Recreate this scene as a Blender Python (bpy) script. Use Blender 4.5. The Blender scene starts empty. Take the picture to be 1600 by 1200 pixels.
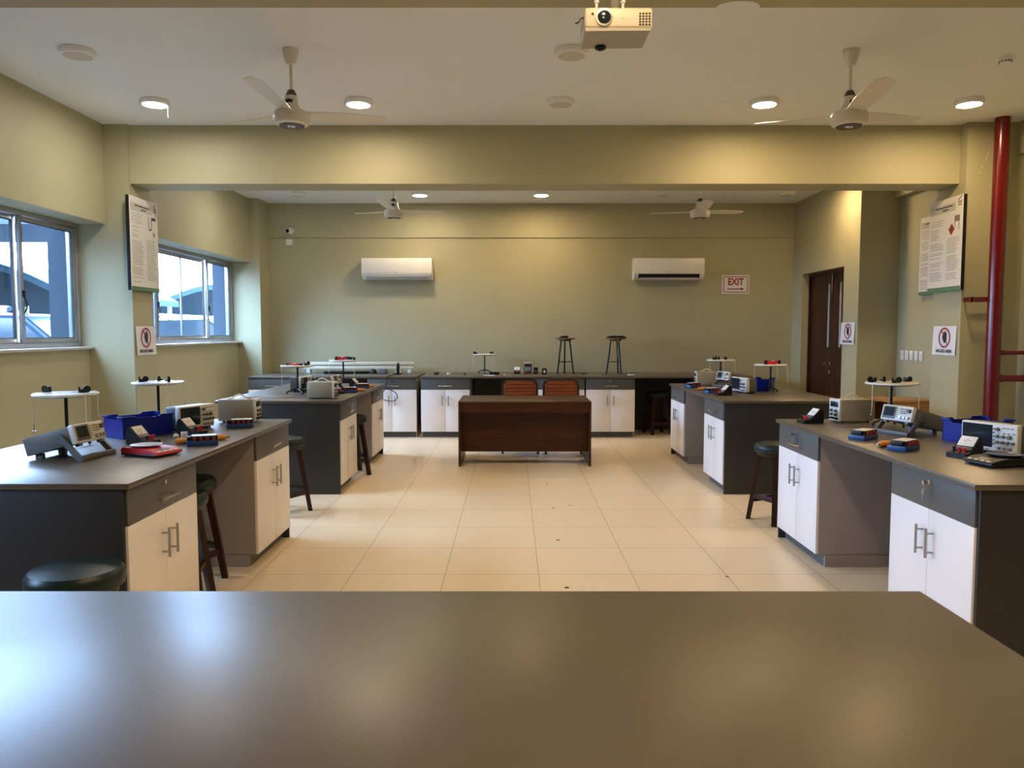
import bpy, bmesh, math, random
from mathutils import Vector, Matrix
random.seed(7)
SC = bpy.context.scene
COL = SC.collection
R = math.radians
PI = math.pi

# ---------------------------------------------------------------- materials
MATS = {}
def mat(name, col, rough=0.5, metal=0.0, spec=0.5, emis=None, estr=0.0, noise=0.0, nscale=8.0, bump=0.0, bscale=200.0, coat=0.0):
    if name in MATS: return MATS[name]
    m = bpy.data.materials.new(name); m.use_nodes = True
    nt = m.node_tree; b = nt.nodes['Principled BSDF']
    b.inputs['Base Color'].default_value = (*col, 1)
    b.inputs['Roughness'].default_value = rough
    b.inputs['Metallic'].default_value = metal
    b.inputs['Specular IOR Level'].default_value = spec
    b.inputs['Coat Weight'].default_value = coat
    if emis:
        b.inputs['Emission Color'].default_value = (*emis, 1)
        b.inputs['Emission Strength'].default_value = estr
    if noise or bump:
        tc = nt.nodes.new('ShaderNodeTexCoord')
    if noise:
        n = nt.nodes.new('ShaderNodeTexNoise'); n.inputs['Scale'].default_value = nscale; n.inputs['Detail'].default_value = 4
        nt.links.new(tc.outputs['Object'], n.inputs['Vector'])
        r = nt.nodes.new('ShaderNodeMapRange'); r.inputs['From Min'].default_value = 0.3; r.inputs['From Max'].default_value = 0.7
        r.inputs['To Min'].default_value = 1 - noise; r.inputs['To Max'].default_value = 1 + noise
        nt.links.new(n.outputs['Fac'], r.inputs['Value'])
        v = nt.nodes.new('ShaderNodeVectorMath'); v.operation = 'SCALE'; v.inputs[0].default_value = col
        nt.links.new(r.outputs['Result'], v.inputs['Scale'])
        nt.links.new(v.outputs['Vector'], b.inputs['Base Color'])
    if bump:
        n2 = nt.nodes.new('ShaderNodeTexNoise'); n2.inputs['Scale'].default_value = bscale; n2.inputs['Detail'].default_value = 2
        nt.links.new(tc.outputs['Object'], n2.inputs['Vector'])
        bp = nt.nodes.new('ShaderNodeBump'); bp.inputs['Strength'].default_value = bump; bp.inputs['Distance'].default_value = 0.002
        nt.links.new(n2.outputs['Fac'], bp.inputs['Height'])
        nt.links.new(bp.outputs['Normal'], b.inputs['Normal'])
    MATS[name] = m
    return m

def wood(name, c1, c2, rough=0.4, scale=(1.2, 14, 14)):
    m = bpy.data.materials.new(name); m.use_nodes = True
    nt = m.node_tree; b = nt.nodes['Principled BSDF']; b.inputs['Roughness'].default_value = rough; b.inputs['Specular IOR Level'].default_value = 0.28
    tc = nt.nodes.new('ShaderNodeTexCoord'); mp = nt.nodes.new('ShaderNodeMapping'); mp.inputs['Scale'].default_value = scale
    n = nt.nodes.new('ShaderNodeTexNoise'); n.inputs['Scale'].default_value = 2.2; n.inputs['Detail'].default_value = 6; n.inputs['Distortion'].default_value = 0.6
    cr = nt.nodes.new('ShaderNodeValToRGB'); cr.color_ramp.elements[0].color = (*c1, 1); cr.color_ramp.elements[1].color = (*c2, 1)
    cr.color_ramp.elements[0].position = 0.3; cr.color_ramp.elements[1].position = 0.7
    nt.links.new(tc.outputs['Object'], mp.inputs['Vector']); nt.links.new(mp.outputs['Vector'], n.inputs['Vector'])
    nt.links.new(n.outputs['Fac'], cr.inputs['Fac']); nt.links.new(cr.outputs['Color'], b.inputs['Base Color'])
    MATS[name] = m
    return m

def floor_mat():
    m = bpy.data.materials.new('floor_tiles'); m.use_nodes = True
    nt = m.node_tree; N = nt.nodes; L = nt.links; b = N['Principled BSDF']
    tc = N.new('ShaderNodeTexCoord'); sep = N.new('ShaderNodeSeparateXYZ'); L.new(tc.outputs['Object'], sep.inputs[0])
    def line(out, off):
        a = N.new('ShaderNodeMath'); a.operation = 'SUBTRACT'; a.inputs[1].default_value = off; L.new(out, a.inputs[0])
        d = N.new('ShaderNodeMath'); d.operation = 'DIVIDE'; d.inputs[1].default_value = 0.6; L.new(a.outputs[0], d.inputs[0])
        f = N.new('ShaderNodeMath'); f.operation = 'PINGPONG'; f.inputs[1].default_value = 0.5; L.new(d.outputs[0], f.inputs[0])
        l = N.new('ShaderNodeMath'); l.operation = 'LESS_THAN'; l.inputs[1].default_value = 0.0034; L.new(f.outputs[0], l.inputs[0])
        fl = N.new('ShaderNodeMath'); fl.operation = 'FLOOR'; L.new(d.outputs[0], fl.inputs[0])
        return l.outputs[0], fl.outputs[0]
    lx, ix = line(sep.outputs['X'], 0.171); ly, iy = line(sep.outputs['Y'], 4.862)
    mx = N.new('ShaderNodeMath'); mx.operation = 'MAXIMUM'; L.new(lx, mx.inputs[0]); L.new(ly, mx.inputs[1])
    cb = N.new('ShaderNodeCombineXYZ'); L.new(ix, cb.inputs[0]); L.new(iy, cb.inputs[1])
    wn = N.new('ShaderNodeTexWhiteNoise'); L.new(cb.outputs[0], wn.inputs['Vector'])
    mp = N.new('ShaderNodeMapping'); mp.inputs['Scale'].default_value = (2.0, 22, 1); L.new(tc.outputs['Object'], mp.inputs[0])
    ns = N.new('ShaderNodeTexNoise'); ns.inputs['Scale'].default_value = 2; ns.inputs['Detail'].default_value = 5; L.new(mp.outputs[0], ns.inputs['Vector'])
    add = N.new('ShaderNodeMath'); add.operation = 'MULTIPLY_ADD'; add.inputs[1].default_value = 0.10; add.inputs[2].default_value = 0.93
    L.new(ns.outputs['Fac'], add.inputs[0])
    ad2 = N.new('ShaderNodeMath'); ad2.operation = 'MULTIPLY_ADD'; ad2.inputs[1].default_value = 0.05; L.new(wn.outputs['Value'], ad2.inputs[0]); L.new(add.outputs[0], ad2.inputs[2])
    sc = N.new('ShaderNodeVectorMath'); sc.operation = 'SCALE'; sc.inputs[0].default_value = FLOOR_COL; L.new(ad2.outputs[0], sc.inputs['Scale'])
    mix = N.new('ShaderNodeMix'); mix.data_type = 'RGBA'; L.new(mx.outputs[0], mix.inputs['Factor'])
    L.new(sc.outputs[0], mix.inputs['A']); mix.inputs['B'].default_value = (0.30, 0.25, 0.18, 1)
    L.new(mix.outputs['Result'], b.inputs['Base Color'])
    b.inputs['Roughness'].default_value = 0.36
    return m

def glass_mat(name, tint, refl=0.06):
    m = bpy.data.materials.new(name); m.use_nodes = True
    nt = m.node_tree; nt.nodes.remove(nt.nodes['Principled BSDF'])
    out = nt.nodes['Material Output']
    t = nt.nodes.new('ShaderNodeBsdfTransparent'); t.inputs[0].default_value = (*tint, 1)
    g = nt.nodes.new('ShaderNodeBsdfGlossy'); g.inputs['Roughness'].default_value = 0.02
    x = nt.nodes.new('ShaderNodeMixShader'); x.inputs[0].default_value = refl
    nt.links.new(t.outputs[0], x.inputs[1]); nt.links.new(g.outputs[0], x.inputs[2]); nt.links.new(x.outputs[0], out.inputs[0])
    MATS[name] = m
    return m

FLOOR_COL = (0.80, 0.655, 0.45)
WALL = mat('wall_paint', (0.41, 0.388, 0.245), 0.55, noise=0.03, nscale=1.5, bump=0.08, bscale=90)
CEIL = mat('ceiling_paint', (0.80, 0.84, 0.87), 0.7, noise=0.02, nscale=1.0)
FLOOR = floor_mat()
TOP = mat('worktop_laminate', (0.088, 0.071, 0.052), 0.35, spec=0.8, noise=0.10, nscale=160, bump=0.04, bscale=420)
ENDG = mat('end_panel_grey', (0.020, 0.020, 0.022), 0.5, noise=0.03, nscale=5)
GREY = mat('carcass_taupe', (0.30, 0.265, 0.255), 0.5, noise=0.03, nscale=5)
DGREY = mat('drawer_grey', (0.085, 0.088, 0.088), 0.45, noise=0.03, nscale=5)
WHITE = mat('door_white', (0.84, 0.80, 0.79), 0.4, noise=0.01, nscale=4)
STEEL = mat('brushed_steel', (0.42, 0.41, 0.39), 0.35, metal=1.0, noise=0.05, nscale=30)
CHROME = mat('chrome', (0.7, 0.69, 0.66), 0.18, metal=1.0, noise=0.02, nscale=30)
BLACK = mat('black_plastic', (0.008, 0.008, 0.009), 0.42, spec=0.28, noise=0.1, nscale=10)
BLACKM = mat('black_metal', (0.009, 0.010, 0.011), 0.38, spec=0.28, noise=0.1, nscale=10)
WOODD = wood('desk_wood', (0.034, 0.009, 0.0025), (0.075, 0.021, 0.005), 0.34)
WOODS = wood('stool_wood', (0.018, 0.006, 0.004), (0.042, 0.014, 0.009), 0.35)
WOODL = wood('light_wood', (0.36, 0.19, 0.075), (0.50, 0.28, 0.12), 0.4)
WOODDOOR = wood('door_wood', (0.028, 0.008, 0.004), (0.048, 0.015, 0.007), 0.4, (14, 14, 1.0))
WOODTOP = wood('stand_top_wood', (0.16, 0.08, 0.03), (0.28, 0.15, 0.06), 0.4)
LEATHER = mat('green_leather', (0.008, 0.020, 0.019), 0.36, spec=0.32, noise=0.1, nscale=20)
TAN = mat('tan_leather', (0.27, 0.070, 0.024), 0.38, spec=0.3, noise=0.06, nscale=15)
CHAIRF = mat('chair_frame_brown', (0.045, 0.018, 0.011), 0.4, noise=0.05, nscale=10)
BEIGE = mat('beige_metal', (0.36, 0.325, 0.245), 0.45, noise=0.02, nscale=20)
BEIGED = mat('beige_groove', (0.30, 0.27, 0.21), 0.5, noise=0.02, nscale=20)
PANEL = mat('instrument_panel', (0.66, 0.66, 0.64), 0.4, noise=0.01, nscale=20)
GREYP = mat('instrument_grey', (0.135, 0.13, 0.12), 0.45, noise=0.02, nscale=20)
GREYD = mat('instrument_dark_grey', (0.10, 0.105, 0.11), 0.45, noise=0.02, nscale=20)
SCREEN = mat('dark_screen', (0.014, 0.022, 0.032), 0.12, noise=0.05, nscale=3)
BLUE = mat('blue_plastic', (0.004, 0.014, 0.24), 0.4, spec=0.25, noise=0.03, nscale=10)
BLUED = mat('blue_base', (0.015, 0.055, 0.20), 0.35, noise=0.03, nscale=10)
RED = mat('red_plastic', (0.50, 0.012, 0.022), 0.35, noise=0.02, nscale=10)
REDD = mat('dark_red', (0.22, 0.018, 0.015), 0.4, noise=0.03, nscale=10)
PIPE = mat('pipe_red', (0.12, 0.003, 0.004), 0.22, noise=0.04, nscale=8)
ORANGE = mat('orange_plastic', (0.72, 0.26, 0.03), 0.35, noise=0.03, nscale=10)
LABEL = mat('white_label', (0.72, 0.70, 0.64), 0.5, noise=0.02, nscale=30)
PAPER = mat('paper', (0.74, 0.74, 0.76), 0.6, noise=0.01, nscale=10)
INK = mat('black_ink', (0.02, 0.02, 0.025), 0.6, noise=0.05, nscale=10)
INKG = mat('grey_ink', (0.15, 0.15, 0.15), 0.6, noise=0.05, nscale=10)
INKR = mat('red_ink', (0.32, 0.012, 0.025), 0.5, noise=0.05, nscale=10)
INKB = mat('navy_ink', (0.02, 0.035, 0.12), 0.5, noise=0.05, nscale=10)
GREEN = mat('green_strip', (0.10, 0.21, 0.11), 0.5, noise=0.05, nscale=10)
CREAM = mat('cream_plastic', (0.70, 0.64, 0.50), 0.4, noise=0.02, nscale=10)
FANW = mat('fan_enamel', (0.74, 0.71, 0.63), 0.35, noise=0.02, nscale=10)
FANB = mat('fan_brown', (0.075, 0.05, 0.04), 0.4, noise=0.02, nscale=10)
ALU = mat('window_aluminium', (0.42, 0.43, 0.44), 0.4, metal=0.6, noise=0.03, nscale=20)
GASKET = mat('window_gasket', (0.04, 0.05, 0.06), 0.5, noise=0.05, nscale=20)
SILL = mat('sill_stone', (0.50, 0.48, 0.45), 0.4, noise=0.15, nscale=25)
ACW = mat('ac_white', (0.78, 0.77, 0.74), 0.35, noise=0.01, nscale=5)
LAMPW = mat('lamp_white', (0.85, 0.85, 0.84), 0.45, noise=0.01, nscale=10)
LAMPD = mat('lamp_diffuser_off', (0.60, 0.57, 0.50), 0.5, noise=0.01, nscale=10)
LAMP_POWER = 62.0
LAMPON = {'warm': mat('lamp_warm_glow', (0.8, 0.8, 0.8), 0.5, emis=(1.0, 0.71, 0.39), estr=LAMP_POWER, noise=0.01, nscale=10),
          'mid': mat('lamp_soft_glow', (0.8, 0.8, 0.8), 0.5, emis=(1.0, 0.79, 0.55), estr=LAMP_POWER*0.95, noise=0.01, nscale=10),
          'neutral': mat('lamp_neutral_glow', (0.8, 0.8, 0.8), 0.5, emis=(1.0, 0.90, 0.80), estr=LAMP_POWER*0.72, noise=0.01, nscale=10)}
GLASS = glass_mat('tinted_glass', (0.495, 0.605, 0.735))
SLITGLASS = mat('frosted_glass', (0.36, 0.38, 0.37), 0.25, noise=0.02, nscale=6)
STRING = mat('string_white', (0.80, 0.77, 0.68), 0.6, noise=0.02, nscale=10)
DISCW = mat('disc_white', (0.78, 0.77, 0.74), 0.25, noise=0.01, nscale=10)
BROWN = mat('brown_plastic', (0.07, 0.035, 0.02), 0.5, noise=0.05, nscale=10)
EXTW = mat('exterior_plaster_shaded', (0.022, 0.040, 0.062), 0.8, noise=0.05, nscale=3)  # darker than real plaster: shade and glass tint put into the colour
EXTG = mat('exterior_ground', (0.02, 0.026, 0.03), 0.9, noise=0.08, nscale=2)  # ground darkened to stand in for dimmer daylight behind the glass
CARW = mat('car_pale_darkened', (0.010, 0.024, 0.030), 0.6, spec=0.2, noise=0.01, nscale=4)  # pale car paint, with dimmed daylight put into the colour
CARB = mat('car_blue', (0.003, 0.016, 0.040), 0.6, spec=0.2, noise=0.02, nscale=4)  # blue car paint darkened the same way against the bright sky
CARG = mat('car_glass', (0.02, 0.03, 0.04), 0.1, noise=0.05, nscale=4)
TYRE = mat('tyre_rubber', (0.02, 0.02, 0.02), 0.8, noise=0.05, nscale=10)
SHADE = mat('shade_fabric', (0.016, 0.045, 0.065), 0.8, noise=0.05, nscale=10)  # canopy cloth, also darkened to imitate dimmer light outside
HEDGE = mat('hedge_green', (0.06, 0.12, 0.05), 0.9, noise=0.4, nscale=12)

# ---------------------------------------------------------------- mesh builder
class MB:
    def __init__(s): s.bm = bmesh.new()
    def _fin(s, verts, mi, M):
        fs = set()
        for v in verts:
            if M is not None: v.co = M @ v.co
            fs.update(v.link_faces)
        for f in fs: f.material_index = mi
    def box(s, x0, x1, y0, y1, z0, z1, bev=0.0, mi=0, M=None, seg=2):
        r = bmesh.ops.create_cube(s.bm, size=1.0); vs = r['verts']
        for v in vs:
            v.co = Vector(((x0+x1)/2 + v.co.x*(x1-x0), (y0+y1)/2 + v.co.y*(y1-y0), (z0+z1)/2 + v.co.z*(z1-z0)))
        if bev > 0:
            es = list({e for v in vs for e in v.link_edges})
            rb = bmesh.ops.bevel(s.bm, geom=es, offset=bev, segments=seg, affect='EDGES', profile=0.5, clamp_overlap=True)
            vs = list({v for f in rb['faces'] for v in f.verts} | {v for v in vs if v.is_valid})
        s._fin(vs, mi, M); return s
    def cyl(s, p0, p1, r0, r1=None, seg=16, mi=0, M=None):
        p0 = Vector(p0); p1 = Vector(p1); r1 = r0 if r1 is None else r1
        d = (p1-p0).normalized(); a = d.orthogonal().normalized(); b = d.cross(a)
        A = []; B = []
        for i in range(seg):
            t = 2*PI*i/seg; u = a*math.cos(t) + b*math.sin(t)
            A.append(s.bm.verts.new(p0+u*r0)); B.append(s.bm.verts.new(p1+u*r1))
        for i in range(seg):
            j = (i+1) % seg; s.bm.faces.new((A[i], A[j], B[j], B[i]))
        s.bm.faces.new(A[::-1]); s.bm.faces.new(B)
        s._fin(A+B, mi, M); return s
    def tube(s, path, r, seg=8, mi=0, M=None, closed=False):
        P = [Vector(p) for p in path]; n = len(P); rings = []
        ref = None
        for i in range(n):
            if closed: d = (P[(i+1) % n]-P[i-1]).normalized()
            else: d = (P[min(i+1, n-1)]-P[max(i-1, 0)]).normalized()
            if ref is None: a = d.orthogonal().normalized()
            else:
                a = ref - d*ref.dot(d)
                a = a.normalized() if a.length > 1e-6 else d.orthogonal().normalized()
            ref = a; b = d.cross(a)
            rr = r[i] if isinstance(r, (list, tuple)) else r
            rings.append([s.bm.verts.new(P[i]+(a*math.cos(2*PI*k/seg)+b*math.sin(2*PI*k/seg))*rr) for k in range(seg)])
        for i in range(n if closed else n-1):
            A = rings[i]; B = rings[(i+1) % n]
            for k in range(seg):
                j = (k+1) % seg; s.bm.faces.new((A[k], A[j], B[j], B[k]))
        if not closed:
            s.bm.faces.new(rings[0][::-1]); s.bm.faces.new(rings[-1])
        s._fin([v for q in rings for v in q], mi, M); return s
    def lathe(s, prof, c=(0, 0, 0), seg=32, mi=0, M=None, sx=1.0, sy=1.0):
        rings = []; allv = []
        for (r, z) in prof:
            if r < 1e-6:
                v = s.bm.verts.new((c[0], c[1], c[2]+z)); rings.append([v]); allv.append(v)
            else:
                q = [s.bm.verts.new((c[0]+sx*r*math.cos(2*PI*k/seg), c[1]+sy*r*math.sin(2*PI*k/seg), c[2]+z)) for k in range(seg)]
                rings.append(q); allv += q
        for A, B in zip(rings, rings[1:]):
            if len(A) == 1 and len(B) == 1: continue
            for k in range(seg):
                j = (k+1) % seg
                if len(A) == 1: s.bm.faces.new((A[0], B[j], B[k]))
                elif len(B) == 1: s.bm.faces.new((A[k], A[j], B[0]))
                else: s.bm.faces.new((A[k], A[j], B[j], B[k]))
        loop = prof[0] == prof[-1]
        if len(rings[0]) > 1 and not loop: s.bm.faces.new(rings[0][::-1])
        if len(rings[-1]) > 1 and not loop: s.bm.faces.new(rings[-1])
        s._fin(allv, mi, M); return s
    def prism(s, pts, ax, a0, a1, mi=0, M=None):
        # pts in the two other axes (x: yz, y: xz, z: xy)
        def P(p, a):
            return {'x': (a, p[0], p[1]), 'y': (p[0], a, p[1]), 'z': (p[0], p[1], a)}[ax]
        A = [s.bm.verts.new(P(p, a0)) for p in pts]; B = [s.bm.verts.new(P(p, a1)) for p in pts]
        n = len(pts)
        for i in range(n):
            j = (i+1) % n; s.bm.faces.new((A[i], A[j], B[j], B[i]))
        s.bm.faces.new(A[::-1]); s.bm.faces.new(B)
        s._fin(A+B, mi, M); return s
    def ring(s, r0, r1, z0, z1, c=(0, 0, 0), seg=48, mi=0, M=None, sx=1.0, sy=1.0):
        s.lathe([(r0, z0), (r1, z0), (r1, z1), (r0, z1), (r0, z0)], c, seg, mi, M, sx, sy)
        return s
    def build(s, name, mats, parent=None, smooth=True, kind=None):
        bmesh.ops.remove_doubles(s.bm, verts=s.bm.verts[:], dist=1e-6)
        bmesh.ops.recalc_face_normals(s.bm, faces=s.bm.faces[:])
        me = bpy.data.meshes.new(name); s.bm.to_mesh(me); s.bm.free()
        for m in (mats if isinstance(mats, (list, tuple)) else [mats]): me.materials.append(m)
        if smooth:
            me.polygons.foreach_set('use_smooth', [True]*len(me.polygons)); me.set_sharp_from_angle(angle=R(35))
        o = bpy.data.objects.new(name, me); COL.objects.link(o)
        if parent is not None: o.parent = parent
        if kind: o['kind'] = kind
        return o

def tag(o, label, cat, group=None):
    o['label'] = label; o['category'] = cat
    if group: o['group'] = group
    return o
def thing(name, label, cat, loc=(0, 0, 0), rz=0, group=None):
    o = bpy.data.objects.new(name, None); COL.objects.link(o); o.empty_display_size = 0.05
    o.location = loc; o.rotation_euler = (0, 0, R(rz))
    return tag(o, label, cat, group)
def struct(name, loc=(0, 0, 0)):
    o = bpy.data.objects.new(name, None); COL.objects.link(o); o.location = loc; o['kind'] = 'structure'; return o
def copy_tree(o, parent=None):
    c = o.copy(); COL.objects.link(c)
    if parent is not None: c.parent = parent
    for ch in list(o.children): copy_tree(ch, c)
    return c
PROTO = {}
def place(key, make, loc, rz, label, group=None):
    if key not in PROTO:
        o = PROTO[key] = make()
    else:
        o = copy_tree(PROTO[key])
    o.location = loc; o.rotation_euler = (0, 0, R(rz)); o['label'] = label
    if group: o['group'] = group
    elif 'group' in o.keys(): del o['group']
    return o

def text_mesh(name, body, size, mat_, parent, M, align='CENTER', sx=1.0, extr=0.0006, bold=0.0):
    cu = bpy.data.curves.new(name+'_curve', 'FONT'); cu.body = body; cu.size = size; cu.align_x = align; cu.align_y = 'CENTER'
    cu.extrude = extr; cu.offset = bold; cu.resolution_u = 3
    t = bpy.data.objects.new(name+'_tmp', cu); COL.objects.link(t)
    dg = bpy.context.evaluated_depsgraph_get()
    me = bpy.data.meshes.new_from_object(t.evaluated_get(dg))
    bpy.data.objects.remove(t); bpy.data.curves.remove(cu)
    me.transform(M @ Matrix.Diagonal((sx, 1, 1, 1))); me.materials.clear(); me.materials.append(mat_)
    o = bpy.data.objects.new(name, me); COL.objects.link(o)
    if parent is not None: o.parent = parent
    return o

# ================================================================ SETTING
ZC = 3.59; ZB = 3.02
MB().box(-4.75, 5.25, -1.7, 12.7, -0.12, 0).build('floor', FLOOR, kind='structure')
MB().box(-4.75, 5.25, -1.7, 12.7, ZC, ZC+0.15).build('ceiling', CEIL, kind='structure')
w = MB(); w.box(-4.75, 5.25, 12.45, 12.68, 0, ZC); w.box(-3.885, 4.5, 12.425, 12.45, 3.05, ZC)
w.build('wall_back', WALL, kind='structure')
MB().box(-4.75, 5.25, -1.7, -1.5, 0, ZC).build('wall_front', WALL, kind='structure')
w = MB()
BAYS = ((-1.5, 3.2), (3.6, 7.74), (8.19, 11.97))
for a, b in BAYS:
    w.box(-4.50, -4.03, a, b, 2.62, ZC)
    w.box(-4.50, -4.24, a, b, 0, 1.385)
for a, b, x in ((3.2, 3.6, -3.79), (7.74, 8.19, -3.79), (11.97, 12.45, -3.885)):
    w.box(-4.40, x, a, b, 0, ZC)
w.build('wall_left', WALL, kind='structure')
w = MB()
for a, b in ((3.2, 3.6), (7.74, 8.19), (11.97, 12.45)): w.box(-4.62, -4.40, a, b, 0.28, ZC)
w.build('exterior_pilaster_wall', EXTW, kind='structure')  # outer part of the pillars, its shade painted in as a darker coat
w = MB()
w.box(5.02, 5.25, -1.5, 10.07, 0, ZC)
w.box(4.93, 5.02, -1.5, 10.07, 3.275, ZC)
w.box(4.44, 5.02, 7.66, 8.17, 0, ZC)
w.box(4.44, 5.02, 3.2, 3.6, 0, ZC)
w.box(4.70, 5.25, 10.07, 12.45, 0, ZC)
DY0, DY1, DZ = 10.53, 12.03, 2.44
w.box(4.5, 4.70, 10.07, DY0, 0, ZC); w.box(4.5, 4.70, DY1, 12.45, 0, ZC); w.box(4.5, 4.70, DY0, DY1, DZ, ZC)
w.build('wall_right', WALL, kind='structure')
for n, a, b in (('ceiling_beam', 7.775, 8.157), ('ceiling_beam', 3.215, 3.602)):
    MB().box(-3.79, 4.44, a, b, ZB, ZC).build(n, WALL, kind='structure')
# worn patch on the underside of the near beam
p = MB(); pts = [(1.02+0.10*math.cos(t), 3.6015-0.075*math.sin(t)) for t in [PI*i/14 for i in range(15)]]
p.prism(pts, 'z', ZB-0.002, ZB+0.001); p.build('trim_1', CEIL, kind='structure')
# chipped paint scratches on the right pillar
p = MB()
for (x, z, dx, dz) in ((4.62, 3.23, 0.03, 0.07), (4.585, 3.15, 0.008, 0.02), (4.56, 3.10, 0.012, 0.012)):
    p.prism([(x, z), (x+0.006, z-0.002), (x+dx+0.004, z+dz), (x+dx, z+dz)], 'y', 7.6585, 7.6601)
p.build('trim_2', CREAM, kind='structure')

# windows ------------------------------------------------------------
def window(n, y0, y1):
    root = struct('window_%d' % n)
    z0, z1, x = 1.405, 2.62, -4.36
    f = MB()
    t = 0.045
    f.box(x-0.05, x+0.05, y0, y1, z1-t, z1, 0.004); f.box(x-0.05, x+0.05, y0, y1, z0, z0+t, 0.004)
    f.box(x-0.05, x+0.05, y0, y0+t, z0+t, z1-t, 0.004); f.box(x-0.05, x+0.05, y1-t, y1, z0+t, z1-t, 0.004)
    f.box(x-0.012, x+0.012, y0+t, y1-t, z0+t, z0+t+0.012, 0.002)
    f.build('window_frame', ALU, root)
    W = y1-y0-2*t; a = y0+t
    k = [a, a+0.27*W, a+0.73*W, a+W]
    for i in range(3):
        xx = x+0.022 if i != 1 else x-0.02
        s0, s1 = k[i]-(0.02 if i == 1 else 0), k[i+1]+(0.02 if i == 1 else 0)
        s = MB(); st = 0.042
        s.box(xx-0.014, xx+0.014, s0, s0+st, z0+t, z1-t, 0.003); s.box(xx-0.014, xx+0.014, s1-st, s1, z0+t, z1-t, 0.003)
        s.box(xx-0.014, xx+0.014, s0+st, s1-st, z0+t, z0+t+st, 0.003); s.box(xx-0.014, xx+0.014, s0+st, s1-st, z1-t-st, z1-t, 0.003)
        so = s.build('window_sash', ALU, root)
        g = MB(); g.box(xx-0.003, xx+0.003, s0+st, s1-st, z0+t+st, z1-t-st); g.build('window_pane', GLASS, so)
        q = MB(); e = 0.008
        for (b0, b1, c0, c1) in ((s0+st, s1-st, z0+t+st, z0+t+st+e), (s0+st, s1-st, z1-t-st-e, z1-t-st), (s0+st, s0+st+e, z0+t+st, z1-t-st), (s1-st-e, s1-st, z0+t+st, z1-t-st)):
            q.box(xx-0.010, xx+0.010, b0, b1, c0, c1)
        q.build('window_gasket', GASKET, so)
        if i == 1:
            c = (s0+s1)/2; m = MB(); m.box(xx-0.012, xx+0.012, c-0.012, c+0.012, z0+t+st, z1-t-st, 0.002); m.build('window_mullion', ALU, so)
        else:
            yy = s0+0.03 if i == 2 else s1-0.03
            h = MB(); h.box(xx+0.014, xx+0.03, yy-0.014, yy+0.014, 1.86, 1.92, 0.003)
            h.tube([(xx+0.02, yy, 1.86), (xx+0.04, yy, 1.82), (xx+0.045, yy, 1.77), (xx+0.02, yy, 1.72)], 0.006, 6)
            h.build('window_latch', BLACK, so)
    s = MB(); s.box(-4.5, -4.185, y0, y1, 1.38, 1.405, 0.005); s.build('window_sill', SILL, root)
    return root
window(1, 4.45, 7.74); window(2, 8.55, 11.965); window(3, 1.7, 3.1)
w = MB(); w.box(-4.5, -4.24, 3.6, 4.45, 1.385, 2.62); w.box(-4.5, -4.24, 8.19, 8.55, 1.385, 2.62); w.box(-4.5, -4.24, -1.5, 1.7, 1.385, 2.62); w.box(-4.5, -4.24, 3.1, 3.2, 1.385, 2.62)
w.build('wall_left_piers', WALL, kind='structure')
# door ------------------------------------------------------------
root = struct('door_1')
DX = 4.62
f = MB(); f.box(DX-0.02, DX+0.08, DY0, DY0+0.04, 0, DZ); f.box(DX-0.02, DX+0.08, DY1-0.04, DY1, 0, DZ); f.box(DX-0.02, DX+0.08, DY0+0.04, DY1-0.04, DZ-0.04, DZ)
f.build('door_frame', WOODDOOR, root)
DM = 11.15
for i, (a, b) in enumerate(((DY0+0.042, DM-0.002), (DM+0.002, DY1-0.042))):
    l = MB(); ga, gb = ((a+b)/2-0.045, (a+b)/2+0.045)
    gz0, gz1 = 1.33, 2.25
    if i == 1: ga, gb = a+0.12, a+0.21
    else: ga, gb = a+0.30, a+0.39
    l.box(DX, DX+0.045, a, ga, 0.01, DZ-0.042, 0.002); l.box(DX, DX+0.045, gb, b, 0.01, DZ-0.042, 0.002)
    l.box(DX, DX+0.045, ga, gb, 0.01, gz0); l.box(DX, DX+0.045, ga, gb, gz1, DZ-0.042)
    lo = l.build('door_leaf', WOODDOOR, root)
    g = MB(); g.box(DX+0.012, DX+0.03, ga, gb, gz0, gz1); g.build('glass_slit', SLITGLASS, lo)
    if i == 1:
        h = MB(); h.cyl((DX-0.004, a+0.06, 1.09), (DX+0.002, a+0.06, 1.09), 0.027); h.cyl((DX-0.05, a+0.06, 1.09), (DX, a+0.06, 1.09), 0.010)
        h.tube([(DX-0.045, a+0.06, 1.09), (DX-0.048, a+0.12, 1.09), (DX-0.046, a+0.20, 1.083)], 0.010); h.build('door_handle', CHROME, lo)
        h = MB(); h.cyl((DX-0.006, a+0.06, 0.97), (DX+0.002, a+0.06, 0.97), 0.027); h.cyl((DX-0.016, a+0.06, 0.97), (DX-0.006, a+0.06, 0.97), 0.010); h.build('door_lock', CHROME, lo)
        h = MB(); h.box(DX-0.012, DX, a+0.01, a+0.035, 2.12, 2.385, 0.002); h.tube([(DX-0.008, a+0.02, 2.12), (DX-0.03, a+0.025, 2.09), (DX-0.02, a+0.022, 2.05), (DX-0.006, a+0.02, 2.07)], 0.006, 6); h.build('door_bolt', CHROME, lo)

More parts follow.
